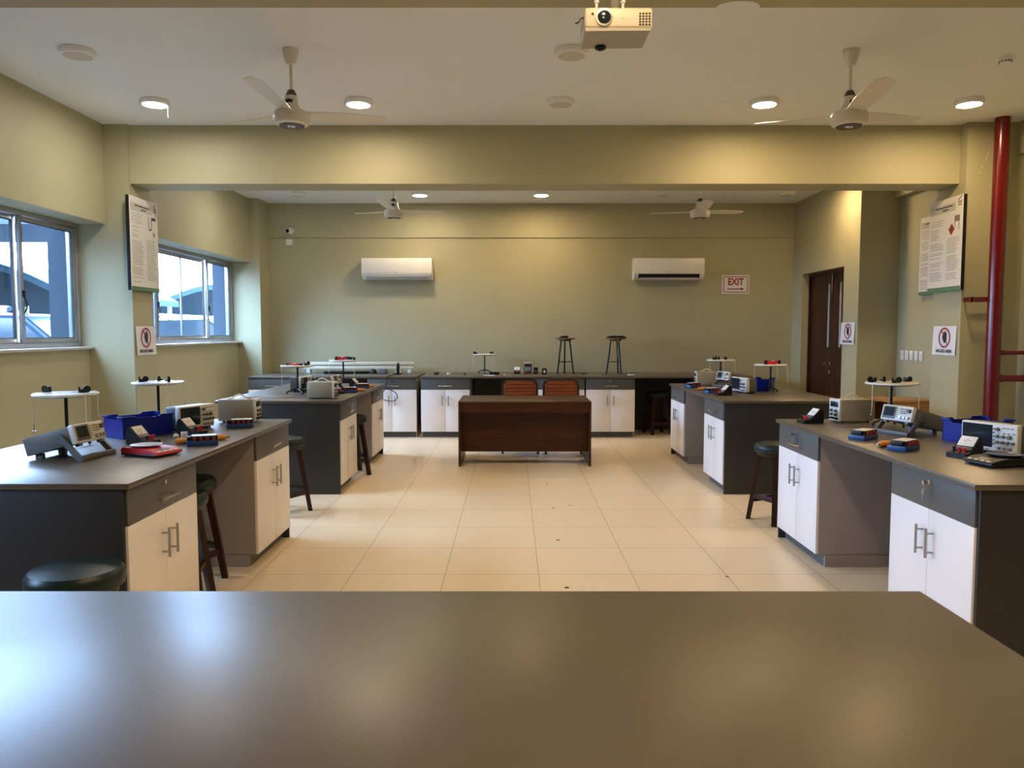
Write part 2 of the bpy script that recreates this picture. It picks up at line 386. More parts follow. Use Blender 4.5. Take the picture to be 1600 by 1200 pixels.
# exterior ------------------------------------------------------------
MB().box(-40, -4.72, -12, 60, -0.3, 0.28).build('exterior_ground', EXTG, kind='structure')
MB().box(-14, -4.64, 3.22, 3.55, 0.28, 5.2).build('exterior_light_blocker', EXTW, kind='structure')  # added unseen wall, blocks skylight from the pillar face by the near window
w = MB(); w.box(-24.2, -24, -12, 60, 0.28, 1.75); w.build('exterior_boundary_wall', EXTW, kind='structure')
def make_car(paint):
    t = thing('car', '', 'car')
    b = MB()
    prof = [(-2.1, 0.35), (-2.15, 0.75), (-1.95, 0.98), (-1.25, 1.06), (-0.65, 1.55), (0.85, 1.60), (1.55, 1.12), (2.05, 1.02), (2.15, 0.7), (2.1, 0.35)]
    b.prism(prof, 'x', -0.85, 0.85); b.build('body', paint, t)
    g = MB()
    g.prism([(-1.12, 1.08), (-0.62, 1.50), (0.80, 1.545), (1.40, 1.12)], 'x', -0.86, 0.86); g.build('side_window', CARG, t)
    g = MB(); g.prism([(-1.29, 1.07), (-0.70, 1.54), (-0.67, 1.52), (-1.2, 1.05)], 'x', -0.75, 0.75); g.build('windscreen', CARG, t)
    for x in (-0.87, 0.67):
        for y in (-1.35, 1.35):
            k = MB(); k.cyl((x, y, 0.33), (x+0.2, y, 0.33), 0.34, seg=20); k.build('wheel', TYRE, t)
    return t
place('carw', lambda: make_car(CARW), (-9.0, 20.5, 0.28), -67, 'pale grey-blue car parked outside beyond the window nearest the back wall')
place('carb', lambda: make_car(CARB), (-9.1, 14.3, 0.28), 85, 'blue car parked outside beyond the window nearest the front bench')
def make_shade():
    t = thing('shade_canopy', '', 'canopy')
    c = MB(); n = 24
    up = [(-4.5+9*i/n, 2.30+0.75*abs(math.sin(PI*2*i/n))) for i in range(n+1)]
    c.prism(up+[(x, z-0.16) for x, z in reversed(up)], 'y', -3.0, 3.0); c.build('canopy', SHADE, t)
    for x in (-4.3, 0, 4.3):
        for y in (-2.8, 2.8):
            k = MB(); k.cyl((x, y, 0), (x, y, 2.22), 0.06); k.build('post', ALU, t)
    return t
place('shade', make_shade, (-11.5, 27.5, 0.0), 0, 'wavy shade canopy on posts seen through the window nearest the back wall')
place('shade', make_shade, (-14.6, 20.5, 0.15), 0, 'wavy shade canopy on posts seen through the window nearest the front bench')
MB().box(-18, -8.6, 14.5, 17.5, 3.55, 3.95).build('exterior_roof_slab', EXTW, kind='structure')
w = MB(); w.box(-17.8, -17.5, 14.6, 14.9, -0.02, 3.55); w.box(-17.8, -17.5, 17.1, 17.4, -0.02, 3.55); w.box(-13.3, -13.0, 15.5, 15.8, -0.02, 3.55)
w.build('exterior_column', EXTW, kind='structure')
# ================================================================ FURNITURE
H_TOP = 0.90; TT = 0.026
def make_cabinet(W, D, label='', ends=(), bar=True):
    t = thing('cabinet', label, 'cabinet')
    # front faces local -y at y=0 (door faces), depth to +y
    b = MB(); b.box(-W/2, W/2, 0.019, D, 0.085, H_TOP-TT-0.001, 0.001); b.build('carcass', GREY, t)
    p = MB(); p.box(-W/2+0.018, W/2-0.018, 0.065, D-0.002, 0, 0.083)
    for e in (-1, 1):
        x0, x1 = sorted((e*(W/2-0.018), e*W/2)); p.box(x0, x1, 0.065, D-0.002, 0, 0.0825, mi=1)
    p.build('plinth', [DGREY, GREY], t)
    d = MB(); d.box(-W/2+0.001, W/2-0.001, 0, 0.018, 0.708, H_TOP-TT-0.006, 0.0012)
    dr = d.build('drawer', DGREY, t)
    h = MB(); h.cyl((-0.10, -0.028, 0.762), (0.10, -0.028, 0.762), 0.006, seg=10)
    for s in (-0.07, 0.07): h.cyl((s, -0.028, 0.762), (s, 0.001, 0.762), 0.005, seg=8)
    if bar: h.build('handle', CHROME, dr)
    else: h.bm.free()
    for e in ends:
        x0, x1 = sorted((e*(W/2-0.0005), e*(W/2+0.0165)))
        q = MB(); q.box(x0, x1, 0.012, D, 0.0, H_TOP-TT-0.001, 0.001); q.build('end_panel', ENDG, t)
    k = MB(); k.cyl((0, -0.004, 0.833), (0, 0.001, 0.833), 0.011, seg=16); k.cyl((0, -0.006, 0.833), (0, -0.003, 0.833), 0.007, seg=12); k.build('lock', CHROME, dr)
    for s in (-1, 1):
        d = MB(); x0, x1 = sorted((s*0.0015, s*(W/2-0.001))); d.box(x0, x1, 0, 0.018, 0.088, 0.705, 0.0012)
        do = d.build('door', WHITE, t)
        h = MB(); xx = s*0.045
        h.cyl((xx, -0.034, 0.478), (xx, -0.034, 0.620), 0.0065, seg=10)
        for z in (0.503, 0.595): h.cyl((xx, -0.034, z), (xx, 0.001, z), 0.005, seg=8)
        h.build('handle', STEEL, do)
    return t
def make_top(L, D):
    t = MB(); t.box(0, L, 0, D, H_TOP-TT, H_TOP, 0.003)
    return t
CABW = 0.735
def cab(x, y, rz, label, W=CABW, D=1.16, ends=(), bar=True):
    return place('cab%.3f_%.2f%s%d' % (W, D, ends, bar), lambda: make_cabinet(W, D, '', ends, bar), (x, y, 0), rz, label, 'grey and white base cabinets')
def bench(x_edge, side, y0, y1, lab_top, lab_near, lab_far, bar=True):
    # side=-1: bench extends to -x from x_edge, fronts face +x
    o = MB()
    xa, xb = (x_edge-1.21, x_edge) if side < 0 else (x_edge, x_edge+1.21)
    o.box(xa, xb, y0, y1, H_TOP-TT, H_TOP, 0.003)
    tag(o.build('worktop', TOP), lab_top, 'worktop', 'dark grey lab worktops')
    rz = 90 if side < 0 else -90
    xf = x_edge-0.02 if side < 0 else x_edge+0.02
    cab(xf, y0+0.024+CABW/2, rz, lab_near, ends=(side,) , bar=bar); cab(xf, y1-0.024-CABW/2, rz, lab_far, ends=(-side,))
bench(-1.655, -1, 3.29, 5.77, 'dark grey worktop of the window-side bench carrying the red scale and blue bin',
      'cabinet with grey drawer under the red digital scale, stool pulled up at its end',
      'cabinet with white doors under the beige power supply of the window-side front bench')
bench(-1.61, -1, 7.285, 9.76, 'dark worktop of the window-side bench further back, with two force tables and no scale',
      'cabinet showing its wide dark end panel beside the window-side back bench stools',
      'cabinet at the far end of the window-side back bench, by the counter with the cable')
bench(1.985, 1, 3.27, 5.77, 'dark worktop nearest the red pipe, carrying the black digital scale',
      'cabinet under the black digital scale, keys in its drawer lock and no drawer handle',
      'cabinet beside the stool near the red pipe, its drawer with keys and a bar handle', bar=False)
bench(1.995, 1, 7.285, 9.76, 'dark worktop beside the brown double door with a red level on a force table',
      'cabinet with wide dark end panel under the worktop that stands beside the brown double door',
      'far cabinet of the door-side back bench, in front of the dark knee space')
# back counter
YB = 11.235
for i, (a, b, lab) in enumerate(((-3.865, -1.392, 'counter worktop against the back wall under the long cream rail'),
                                 (-1.342, 1.07, 'counter worktop against the back wall behind the two tan chairs'),
                                 (1.076, 3.52, 'counter worktop against the back wall carrying the stand beneath the air conditioner with dark vent'))):
    o = MB(); o.box(a, b, YB, YB+1.2, H_TOP-TT, H_TOP, 0.003)
    o = tag(o.build('worktop', TOP), lab, 'worktop', 'dark grey lab worktops')
    p = MB(); p.box(a+0.74, b-0.74, YB+0.95, YB+0.968, 0.0, H_TOP-TT-0.0005); p.build('back_panel', ENDG, o)
WB = 0.715
labs = (('cabinet of the back counter beside the corner pillar, mostly hidden by the window-side bench', 'cabinet of the back counter with a black cable looped over its doors'),
        ('back counter cabinet between the narrow black gap and the dark knee space', 'cabinet of the back counter partly hidden behind the two tan chairs'),
        ('back counter cabinet just past the tan chairs, fully in view with both doors', 'back counter cabinet hidden behind the door-side bench, past the stool in the knee space'))
for (a, b), (l1, l2) in zip(((-3.865, -1.392), (-1.342, 1.07), (1.076, 3.52)), labs):
    cab(a+0.008+WB/2, YB+0.02, 0, l1, WB, 1.12); cab(b-0.008-WB/2, YB+0.02, 0, l2, WB, 1.12)
# dark back panels inside the counter's knee spaces belong to the counter
# front table nearest the camera
t = thing('lab_table', 'large dark worktop closest to the camera, bare and glossy with blurred lamp reflections', 'table', (-1.42, 0.70, 0))
make_top(2.455, 1.215).build('worktop', TOP, t)
for x in (0.03, 2.40):
    p = MB(); p.box(x, x+0.025, 0.03, 1.185, 0, H_TOP-TT); p.build('end_panel', GREY, t)
p = MB(); p.box(0.055, 2.40, 0.58, 0.60, 0.10, H_TOP-TT); p.build('modesty_panel', GREY, t)

# stools
def make_stool():
    t = thing('stool', '', 'stool')
    s = MB(); s.lathe([(0, 0.565), (0.155, 0.565), (0.172, 0.575), (0.178, 0.60), (0.175, 0.625), (0.160, 0.642), (0.10, 0.652), (0, 0.655)], seg=40); s.build('seat', LEATHER, t)
    s = MB(); s.lathe([(0, 0.545), (0.150, 0.545), (0.152, 0.565), (0, 0.565)], seg=32); s.build('seat_base', WOODS, t)
    C4 = [(math.cos(R(45+90*i)), math.sin(R(45+90*i))) for i in range(4)]
    top, bot = 0.125, 0.215
    for cx, cy in C4:
        a = Vector((cx*top, cy*top, 0.548)); b = Vector((cx*bot, cy*bot, 0.0))
        l = MB(); r = 0.021
        M = Matrix.Rotation(math.atan2(cy, cx), 4, 'Z')
        l.prism([(top-r, 0.548), (top+r, 0.548), (bot+r*0.85, 0), (bot-r*0.85, 0)], 'y', -r, r, M=M); l.build('leg', WOODS, t)
    for i in range(4):
        z = 0.20 if i % 2 else 0.165
        q = top+(bot-top)*(1-z/0.548)
        a = Vector((C4[i][0]*q, C4[i][1]*q, z)); b = Vector((C4[(i+1) % 4][0]*q, C4[(i+1) % 4][1]*q, z))
        d = (b-a).normalized(); m = (a+b)/2; L = (b-a).length/2-0.012
        M = Matrix.Translation(m) @ Matrix.Rotation(math.atan2(d.y, d.x), 4, 'Z')
        s = MB(); s.box(-L, L, -0.010, 0.010, -0.020, 0.020, 0.002, M=M); s.build('stretcher', WOODS, t)
    return t
G = 'round green seated wooden stools'
def stool(x, y, rz, lab): return place('stool', make_stool, (x, y, 0), rz, lab, G)
stool(-1.69, 2.93, 20, 'dark green stool whose seat shows just above the worktop closest to the camera')
stool(-1.915, 4.33, 10, 'nearer and lower looking of two green stools in the knee space below the red scale')
stool(-2.03, 4.76, 55, 'green stool tucked deeper in the knee space below the red scale, behind another stool')
stool(-1.965, 6.58, 60, 'green stool standing between the two window-side benches')
stool(-1.76, 8.36, 30, 'green stool in the knee space of the window-side back bench')
stool(2.17, 6.27, 24, 'green seated wooden stool near the red pipe, between the two benches there')
stool(2.22, 11.72, 15, 'stool in the dark knee space under the back counter near the brown door')
# wooden desk
t = thing('desk', 'dark brown wooden desk with modesty panel standing on the cream tiles', 'desk', (0.148, 8.82, 0))
DW = 0.765
p = MB(); p.box(-DW+0.026, DW-0.026, 0.012, 0.90, 0.722, 0.750, 0.003); p.build('desk_top', WOODD, t)
p = MB(); p.box(-DW+0.026, DW-0.026, 0.022, 0.042, 0.622, 0.722); p.build('apron', WOODD, t)
p = MB(); p.box(-DW+0.026, DW-0.026, 0.16, 0.18, 0.150, 0.722); p.build('modesty_panel', WOODD, t)
for s in (-1, 1):
    x0, x1 = sorted((s*DW, s*(DW-0.025))); p = MB(); p.prism([(0, 0), (0.88, 0), (0.90, 0.752), (0, 0.752)], 'x', x0, x1); p.build('side_panel', WOODD, t)
# chairs
def make_chair():
    t = thing('office_chair', '', 'chair')   # sits facing local -y
    sh = lambda w, z0, z1, r: [(-w+r*(1-math.cos(a)), z1-r+r*math.sin(a)) for a in [PI/2*i/6 for i in range(7)]] + [(w-r*(1-math.cos(a)), z1-r+r*math.sin(a)) for a in [PI/2*(6-i)/6 for i in range(7)]] + [(w, z0), (-w, z0)]
    M = Matrix.Translation((0, 0.22, 0)) @ Matrix.Rotation(R(-7), 4, 'X')
    b = MB(); b.prism(sh(0.245, 0.45, 0.925, 0.09), 'y', 0.0, 0.035, M=M); b.build('back_frame', CHAIRF, t)
    b = MB()
    n = 40; pts = []
    for i in range(n+1):
        z = 0.48+0.405*i/n
        pts.append((-0.012-0.010*abs(math.sin(PI*9*i/n)), z))
    b.prism([(0.0, 0.48)]+pts+[(0.0, 0.885)], 'x', -0.185, 0.185, M=M)
    for s in (-1, 1): b.box(min(s*0.185, s*0.212), max(s*0.185, s*0.212), -0.014, 0.0, 0.48, 0.865, 0.006, M=M)
    b.box(-0.185, 0.185, -0.016, 0.0, 0.885, 0.902, 0.005, M=M)
    b.build('backrest', TAN, t)
    s = MB(); s.box(-0.235, 0.235, -0.26, 0.22, 0.40, 0.47, 0.025, seg=3); s.build('seat', TAN, t)
    for x in (-0.225, 0.225):
        for y in (-0.24, 0.22):
            l = MB(); l.cyl((x, y, 0), (x*0.95, y*0.95, 0.41), 0.014, 0.016); l.build('leg', CHAIRF, t)
    s = MB()
    for x in (-0.25, 0.25): s.tube([(x*0.9, -0.20, 0.42), (x*1.02, -0.20, 0.60), (x*1.02, -0.15, 0.645), (x*1.02, 0.12, 0.65), (x*0.98, 0.22, 0.62)], 0.014)
    for sgn in (-1, 1):
        a = MB(); x = sgn*0.25; a.tube([(x*0.9, -0.20, 0.42), (x*1.02, -0.20, 0.60), (x*1.02, -0.15, 0.645), (x*1.02, 0.12, 0.65), (x*0.94, 0.235, 0.62)], 0.014); a.build('armrest', CHAIRF, t)
    s.bm.free()
    return t
place('chair', make_chair, (0.105, 9.98, 0), 0, 'tan leather chair with ribbed back behind the desk, nearer the window side', 'tan leather chairs behind the desk')
place('chair', make_chair, (0.655, 9.98, 0), 0, 'tan leather chair with ribbed back behind the desk, nearer the door side', 'tan leather chairs behind the desk')
# small wooden table by the right wall
t = thing('side_table', 'light orange-brown wooden table against the wall below the light switches', 'table', (4.40, 8.98, 0))
p = MB(); p.box(0, 0.60, 0, 0.55, 0.725, 0.75, 0.003); p.build('table_top', WOODL, t)
p = MB(); p.box(0.02, 0.58, 0.015, 0.035, 0.62, 0.725); p.build('apron', WOODL, t)
for x in (0.02, 0.535):
    for y in (0.015, 0.48): p = MB(); p.box(x, x+0.045, y, y+0.045, 0, 0.725); p.build('leg', WOODL, t)
p = MB(); p.box(0.065, 0.535, 0.45, 0.47, 0.30, 0.70); p.build('back_panel', WOODD, t)

# ================================================================ CEILING
def make_lamp(on):
    t = thing('ceiling_lamp', '', 'ceiling lamp')
    b = MB(); b.lathe([(0.118, 0), (0.122, -0.005), (0.122, -0.034), (0.116, -0.042), (0.100, -0.044), (0.100, -0.036), (0.104, -0.034), (0.104, -0.003), (0.118, 0)], seg=40); b.build('housing', LAMPW, t)
    d = MB(); d.lathe([(0, -0.030), (0.101, -0.030), (0.101, -0.041), (0.06, -0.043), (0, -0.0435)], seg=40); d.build('diffuser', LAMPON[on] if on else LAMPD, t)
    return t
LX = (-3.15, -1.355, 0.43, 2.225, 4.03)
lamps = [
 (0, 5.74, 0, 'unlit round ceiling lamp nearest the window wall, in the row of the front fans'),
 (2, 5.74, 0, 'unlit round ceiling lamp just behind the projector'),
 (0, 6.95, 1, 'lit round ceiling lamp beside the dangling wire'),
 (1, 6.95, 1, 'lit round ceiling lamp close beyond the window-side front fan'),
 (2, 6.95, 0, 'unlit round ceiling lamp in the middle of the row just before the beam'),
 (3, 6.95, 1, 'lit round ceiling lamp between the projector and the fan near the red pipe'),
 (4, 6.95, 1, 'lit round ceiling lamp closest to the top of the red pipe'),
 (0, 11.5, 0, 'unlit round ceiling lamp beyond the beam, nearest the security camera'),
 (1, 11.5, 1, 'lit round ceiling lamp beyond the beam, beside the fan there'),
 (2, 11.5, 1, 'lit round ceiling lamp beyond the beam, above the middle of the back wall'),
 (3, 11.5, 0, 'unlit round ceiling lamp beyond the beam, close beside the pipe-side far fan'),
 (4, 11.5, 0, 'unlit round ceiling lamp beyond the beam, nearest the brown door'),
 (0, 10.29, 1, 'lit round ceiling lamp hidden by the beam, near the windows'),
 (4, 10.29, 1, 'lit round ceiling lamp hidden by the beam, over the brown door'),
 (2, 2.40, 1, 'lit round ceiling lamp out of view in front of the projector'),
 (3, 2.40, 1, 'lit round ceiling lamp out of view over the pipe side of the front worktop'),
 (2, 1.19, 1, 'lit round ceiling lamp out of view, right over the worktop closest to the camera'),
]
for i, y, on, lab in lamps:
    if on: on = ('neutral', 'mid', 'warm', 'warm', 'warm')[i]
    place('lamp%s' % on, lambda: make_lamp(on), (LX[i], y, ZC), 0, lab, 'round surface mounted ceiling lamps')
def make_fan():
    t = thing('ceiling_fan', '', 'ceiling fan')
    b = MB(); b.lathe([(0.0, 0), (0.055, -0.002), (0.056, -0.02), (0.042, -0.09), (0.030, -0.11), (0.0, -0.11)], seg=28); b.build('canopy', FANW, t)
    b = MB(); b.cyl((0, 0, -0.005), (0, 0, -0.32), 0.012, seg=14); b.build('rod', FANW, t)
    b = MB(); b.lathe([(0.0, -0.29), (0.024, -0.29), (0.040, -0.325), (0.042, -0.335), (0, -0.335)], seg=28); b.build('rod_collar', FANB, t)
    b = MB(); b.lathe([(0, -0.333), (0.044, -0.333), (0.060, -0.40), (0.075, -0.43), (0, -0.43)], seg=32); mo = b.build('motor_cover', FANW, t)
    b = MB(); b.lathe([(0, -0.0015), (0.026, 0.0), (0.026, 0.002), (0, 0.003)], seg=20, M=Matrix.Translation((0, -0.0575, -0.38)) @ Matrix.Rotation(R(104), 4, 'X'), sy=0.6); b.build('emblem', INK, mo)
    b = MB(); b.lathe([(0, -0.432), (0.085, -0.432), (0.118, -0.445), (0.130, -0.470), (0.130, -0.505), (0.118, -0.532), (0.098, -0.542), (0, -0.542)], seg=44); b.build('motor_drum', FANW, t)
    b = MB(); b.lathe([(0, -0.541), (0.092, -0.541), (0.088, -0.548), (0, -0.549)], seg=36); bc = b.build('bottom_cap', FANB, t)
    b = MB(); b.lathe([(0, -0.548), (0.030, -0.548), (0.026, -0.554), (0, -0.555)], seg=20); b.build('cap_badge', CHROME, bc)
    for k in range(3):
        a = R(-95+120*k)
        bl = MB(); bm = bl.bm; rows = []
        for i in range(15):
            u = i/14; r = 0.10+0.61*u
            w = 0.052+0.022*min(1, u*3) - 0.018*max(0, u-0.6)
            if u > 0.93: w *= math.sqrt(max(0.05, 1-((u-0.93)/0.072)**2))
            tw = -R(14-6*u); z = -0.455+0.03*u
            row = []
            for (s, dz) in ((-1, 0.0), (-0.4, 0.006), (0.4, 0.006), (1, 0.0)):
                yy = s*w
                row.append((r, yy*math.cos(tw), z+yy*math.sin(tw)+dz))
            rows.append(row)
        M = Matrix.Rotation(a, 4, 'Z')
        U = [[bm.verts.new(M @ Vector(p)) for p in row] for row in rows]
        D = [[bm.verts.new(M @ Vector((p[0], p[1], p[2]-0.004))) for p in row] for row in rows]
        for A, B in zip(U, U[1:]):
            for j in range(3): bm.faces.new((A[j], A[j+1], B[j+1], B[j]))
        for A, B in zip(D, D[1:]):
            for j in range(3): bm.faces.new((A[j+1], A[j], B[j], B[j+1]))
        for A, B in ((U, D),):
            for i in range(14):
                bm.faces.new((U[i][0], U[i+1][0], D[i+1][0], D[i][0])); bm.faces.new((U[i+1][3], U[i][3], D[i][3], D[i+1][3]))
            for j in range(3):
                bm.faces.new((U[0][j+1], U[0][j], D[0][j], D[0][j+1])); bm.faces.new((U[-1][j], U[-1][j+1], D[-1][j+1], D[-1][j]))
        bl.build('blade', FANW, t)
    return t
for x, y, lab in ((-1.60, 5.72, 'cream three-blade ceiling fan in front of the beam on the window side'),
                  (2.455, 5.735, 'cream three-blade ceiling fan in front of the beam on the red pipe side'),
                  (-1.555, 10.28, 'cream ceiling fan beyond the beam, above the air conditioner with closed flap'),
                  (2.475, 10.28, 'cream ceiling fan beyond the beam, above the air conditioner with dark open vent')):
    place('fan', make_fan, (x, y, ZC), 0, lab, 'cream ceiling fans')
# projector (lens towards the camera side, hung under the near beam)
t = thing('projector', 'white ceiling projector with round lens and dark vent grid under the near beam', 'projector', (0.443, 3.30, 2.75))
b = MB(); b.box(-0.142, 0.142, 0, 0.21, 0.066, 0.150, 0.012, seg=3); b.build('upper_case', mat('projector_cream', (0.72, 0.66, 0.55), 0.4, noise=0.01), t)
b = MB(); b.prism([(-0.139, 0.068), (0.139, 0.068), (0.132, 0.056), (-0.136, 0.054)], 'y', 0.003, 0.205); b.build('lower_case', mat('projector_grey', (0.40, 0.38, 0.34), 0.45, noise=0.01), t)
b = MB(); M = Matrix.Translation((-0.060, 0.001, 0.108)) @ Matrix.Rotation(R(90), 4, 'X')
b.lathe([(0.036, 0), (0.036, 0.006), (0.028, 0.007), (0.022, -0.002), (0.022, -0.004)], M=M, seg=32); lr = b.build('lens_ring', STEEL, t)
b = MB(); b.lathe([(0, 0.0), (0.026, 0.0), (0.026, 0.004), (0.020, 0.006), (0.0, 0.008)], M=M, seg=28); b.build('lens', SCREEN, lr)
b = MB()
for i in range(4):
    for j in range(5): b.box(0.085+i*0.013, 0.094+i*0.013, -0.0012, 0.004, 0.076+j*0.011, 0.083+j*0.011)
b.build('vent_grille', BLACK, t)
b = MB(); b.cyl((-0.108, -0.001, 0.122), (-0.108, 0.004, 0.122), 0.006); b.build('sensor', BLACK, t)
text_mesh('brand_mark', 'Acer', 0.016, LABEL, t, Matrix.Translation((0.022, -0.0005, 0.105)) @ Matrix.Rotation(R(90), 4, 'X'))
b = MB(); b.cyl((-0.055, 0.178, 0.044), (-0.055, 0.178, 0.058), 0.024); b.cyl((-0.055, 0.178, 0.038), (-0.055, 0.178, 0.045), 0.012); b.build('levelling_foot', BLACK, t)
b = MB(); b.box(-0.05, 0.05, 0.07, 0.17, 0.150, 0.158, 0.001); b.cyl((0, 0.12, 0.155), (0, 0.12, 0.27), 0.018)
b.box(-0.055, 0.055, 0.065, 0.175, 0.262, 0.27, 0.001)
for x in (-0.09, 0.02): b.cyl((x, 0.02, 0.15), (x, 0.02, 0.178), 0.006); b.cyl((x, 0.02, 0.174), (x, 0.02, 0.182), 0.011)
b.build('ceiling_mount', LAMPW, t)
b = MB(); b.tube([(-0.135, 0.03, 0.12), (-0.155, 0.03, 0.115), (-0.16, 0.05, 0.108), (-0.175, 0.06, 0.106)], 0.0025, 6); b.build('cable', BLACK, t)
# small ceiling devices
t = thing('smoke_detector', 'white smoke detector with slotted rim on the ceiling near the red pipe', 'smoke detector', (3.66, 5.87, ZC))
b = MB(); b.lathe([(0, 0), (0.052, 0), (0.054, -0.02), (0.045, -0.028), (0, -0.028)], seg=32); b.build('base', LAMPW, t)
b = MB(); b.lathe([(0.042, -0.026), (0.044, -0.040), (0.034, -0.050), (0, -0.052), (0, -0.026)], seg=32); b.build('sensor_head', LAMPW, t)
b = MB()
for k in range(12):
    M = Matrix.Rotation(2*PI*k/12, 4, 'Z'); b.box(0.036, 0.0445, -0.006, 0.006, -0.045, -0.034, M=M)
b.build('vent_slots', INKG, t)
for x, y, lab in ((1.895, 7.03, 'small white blank plate on the ceiling beside the lit lamp near the pipe-side fan'),
                  (-1.12, 7.03, 'small white blank plate on the ceiling beside the lit lamp near the window-side fan')):
    b = MB(); b.lathe([(0, 0), (0.045, 0), (0.043, -0.006), (0, -0.008)], seg=28)
    o = tag(b.build('ceiling_plate', CEIL), lab, 'cover plate', 'blank ceiling plates'); o.location = (x, y, ZC)
b = MB(); b.tube([(-3.03, 6.96, ZC), (-3.03, 6.95, 3.55), (-3.037, 6.95, 3.50), (-3.033, 6.95, 3.435)], 0.002, 6); tag(b.build('hanging_wire', STRING), 'thin pale wire dangling from the ceiling beside a lit lamp', 'wire')

# ================================================================ ON THE WALLS
def make_ac(open_):
    t = thing('air_conditioner', '', 'air conditioner')
    prof = [(0, 0.02), (0, 0.335), (-0.19, 0.335), (-0.215, 0.32), (-0.222, 0.28), (-0.222, 0.09), (-0.205, 0.05), (-0.14, 0.0), (-0.05, 0.0)]
    b = MB(); b.prism(prof, 'x', -0.55, 0.55); b.build('body', ACW, t)
    b = MB(); b.box(-0.555, 0.555, -0.229, -0.19, 0.098, 0.332, 0.008); fp = b.build('front_panel', ACW, t)
    b = MB(); b.box(-0.02, 0.02, -0.2296, -0.2285, 0.112, 0.118); b.build('badge', INKG, fp)
    if open_:
        b = MB(); b.prism([(-0.213, 0.088), (-0.225, 0.086), (-0.20, 0.035), (-0.165, 0.008), (-0.150, 0.012)], 'x', -0.48, 0.48); b.build('air_outlet', BLACK, t)
        b = MB(); b.prism([(-0.206, 0.028), (-0.210, 0.024), (-0.160, -0.008), (-0.156, -0.004)], 'x', -0.47, 0.47); b.build('flap', ACW, t)
    else:
        b = MB(); b.prism([(-0.214, 0.090), (-0.224, 0.088), (-0.21, 0.045), (-0.15, 0.000), (-0.145, 0.005)], 'x', -0.48, 0.48); b.build('flap', mat('ac_flap', (0.55, 0.56, 0.56), 0.35), t)
    for x in (-0.52, 0.52):
        b = MB(); b.prism([(-0.213, 0.094), (-0.226, 0.092), (-0.208, 0.047), (-0.145, 0.0), (-0.14, 0.006)], 'x', x-0.032, x+0.032); b.build('end_cap', ACW, t)
    return t
place('ac0', lambda: make_ac(False), (-1.815, 12.449, 2.375), 0, 'white wall air conditioner with closed flap, on the window side of the back wall', 'wall air conditioners')
place('ac1', lambda: make_ac(True), (2.475, 12.449, 2.375), 0, 'white wall air conditioner with dark open outlet beside the EXIT sign', 'wall air conditioners')
# exit sign
RX90 = Matrix.Rotation(R(90), 4, 'X')
t = thing('exit_sign', 'white EXIT sign with red letters and arrow on the back wall', 'sign', (3.585, 12.446, 2.308))
b = MB(); b.box(-0.218, 0.218, -0.004, 0.002, -0.148, 0.148, 0.0); b.build('board', PAPER, t)
def rrect(w, h, r, n=5):
    pts = []
    for cx, cy, a0 in ((w-r, h-r, 0), (-w+r, h-r, 90), (-w+r, -h+r, 180), (w-r, -h+r, 270)):
        for i in range(n+1):
            a = R(a0+90*i/n); pts.append((cx+r*math.cos(a), cy+r*math.sin(a)))
    return pts
def frame(w, h, r, th, y0, y1):
    o = rrect(w, h, r); i_ = rrect(w-th, h-th, max(r-th, 0.002)); n = len(o); m = MB()
    for k in range(n):
        j = (k+1) % n
        q = [o[k], o[j], i_[j], i_[k]]
        m.prism(q, 'y', y0, y1)
    return m
frame(0.196, 0.126, 0.022, 0.011, -0.0055, -0.0038).build('border_line', INKR, t)
text_mesh('exit_lettering', 'EXIT', 0.150, INKR, t, Matrix.Translation((0, -0.0048, 0.038)) @ RX90, sx=0.82, bold=0.0045)
b = MB(); b.prism([(-0.135, -0.082), (0.085, -0.078), (0.085, -0.096), (0.135, -0.070), (0.085, -0.042), (0.085, -0.062), (-0.135, -0.066)], 'y', -0.0055, -0.0038); b.build('arrow', INKR, t)
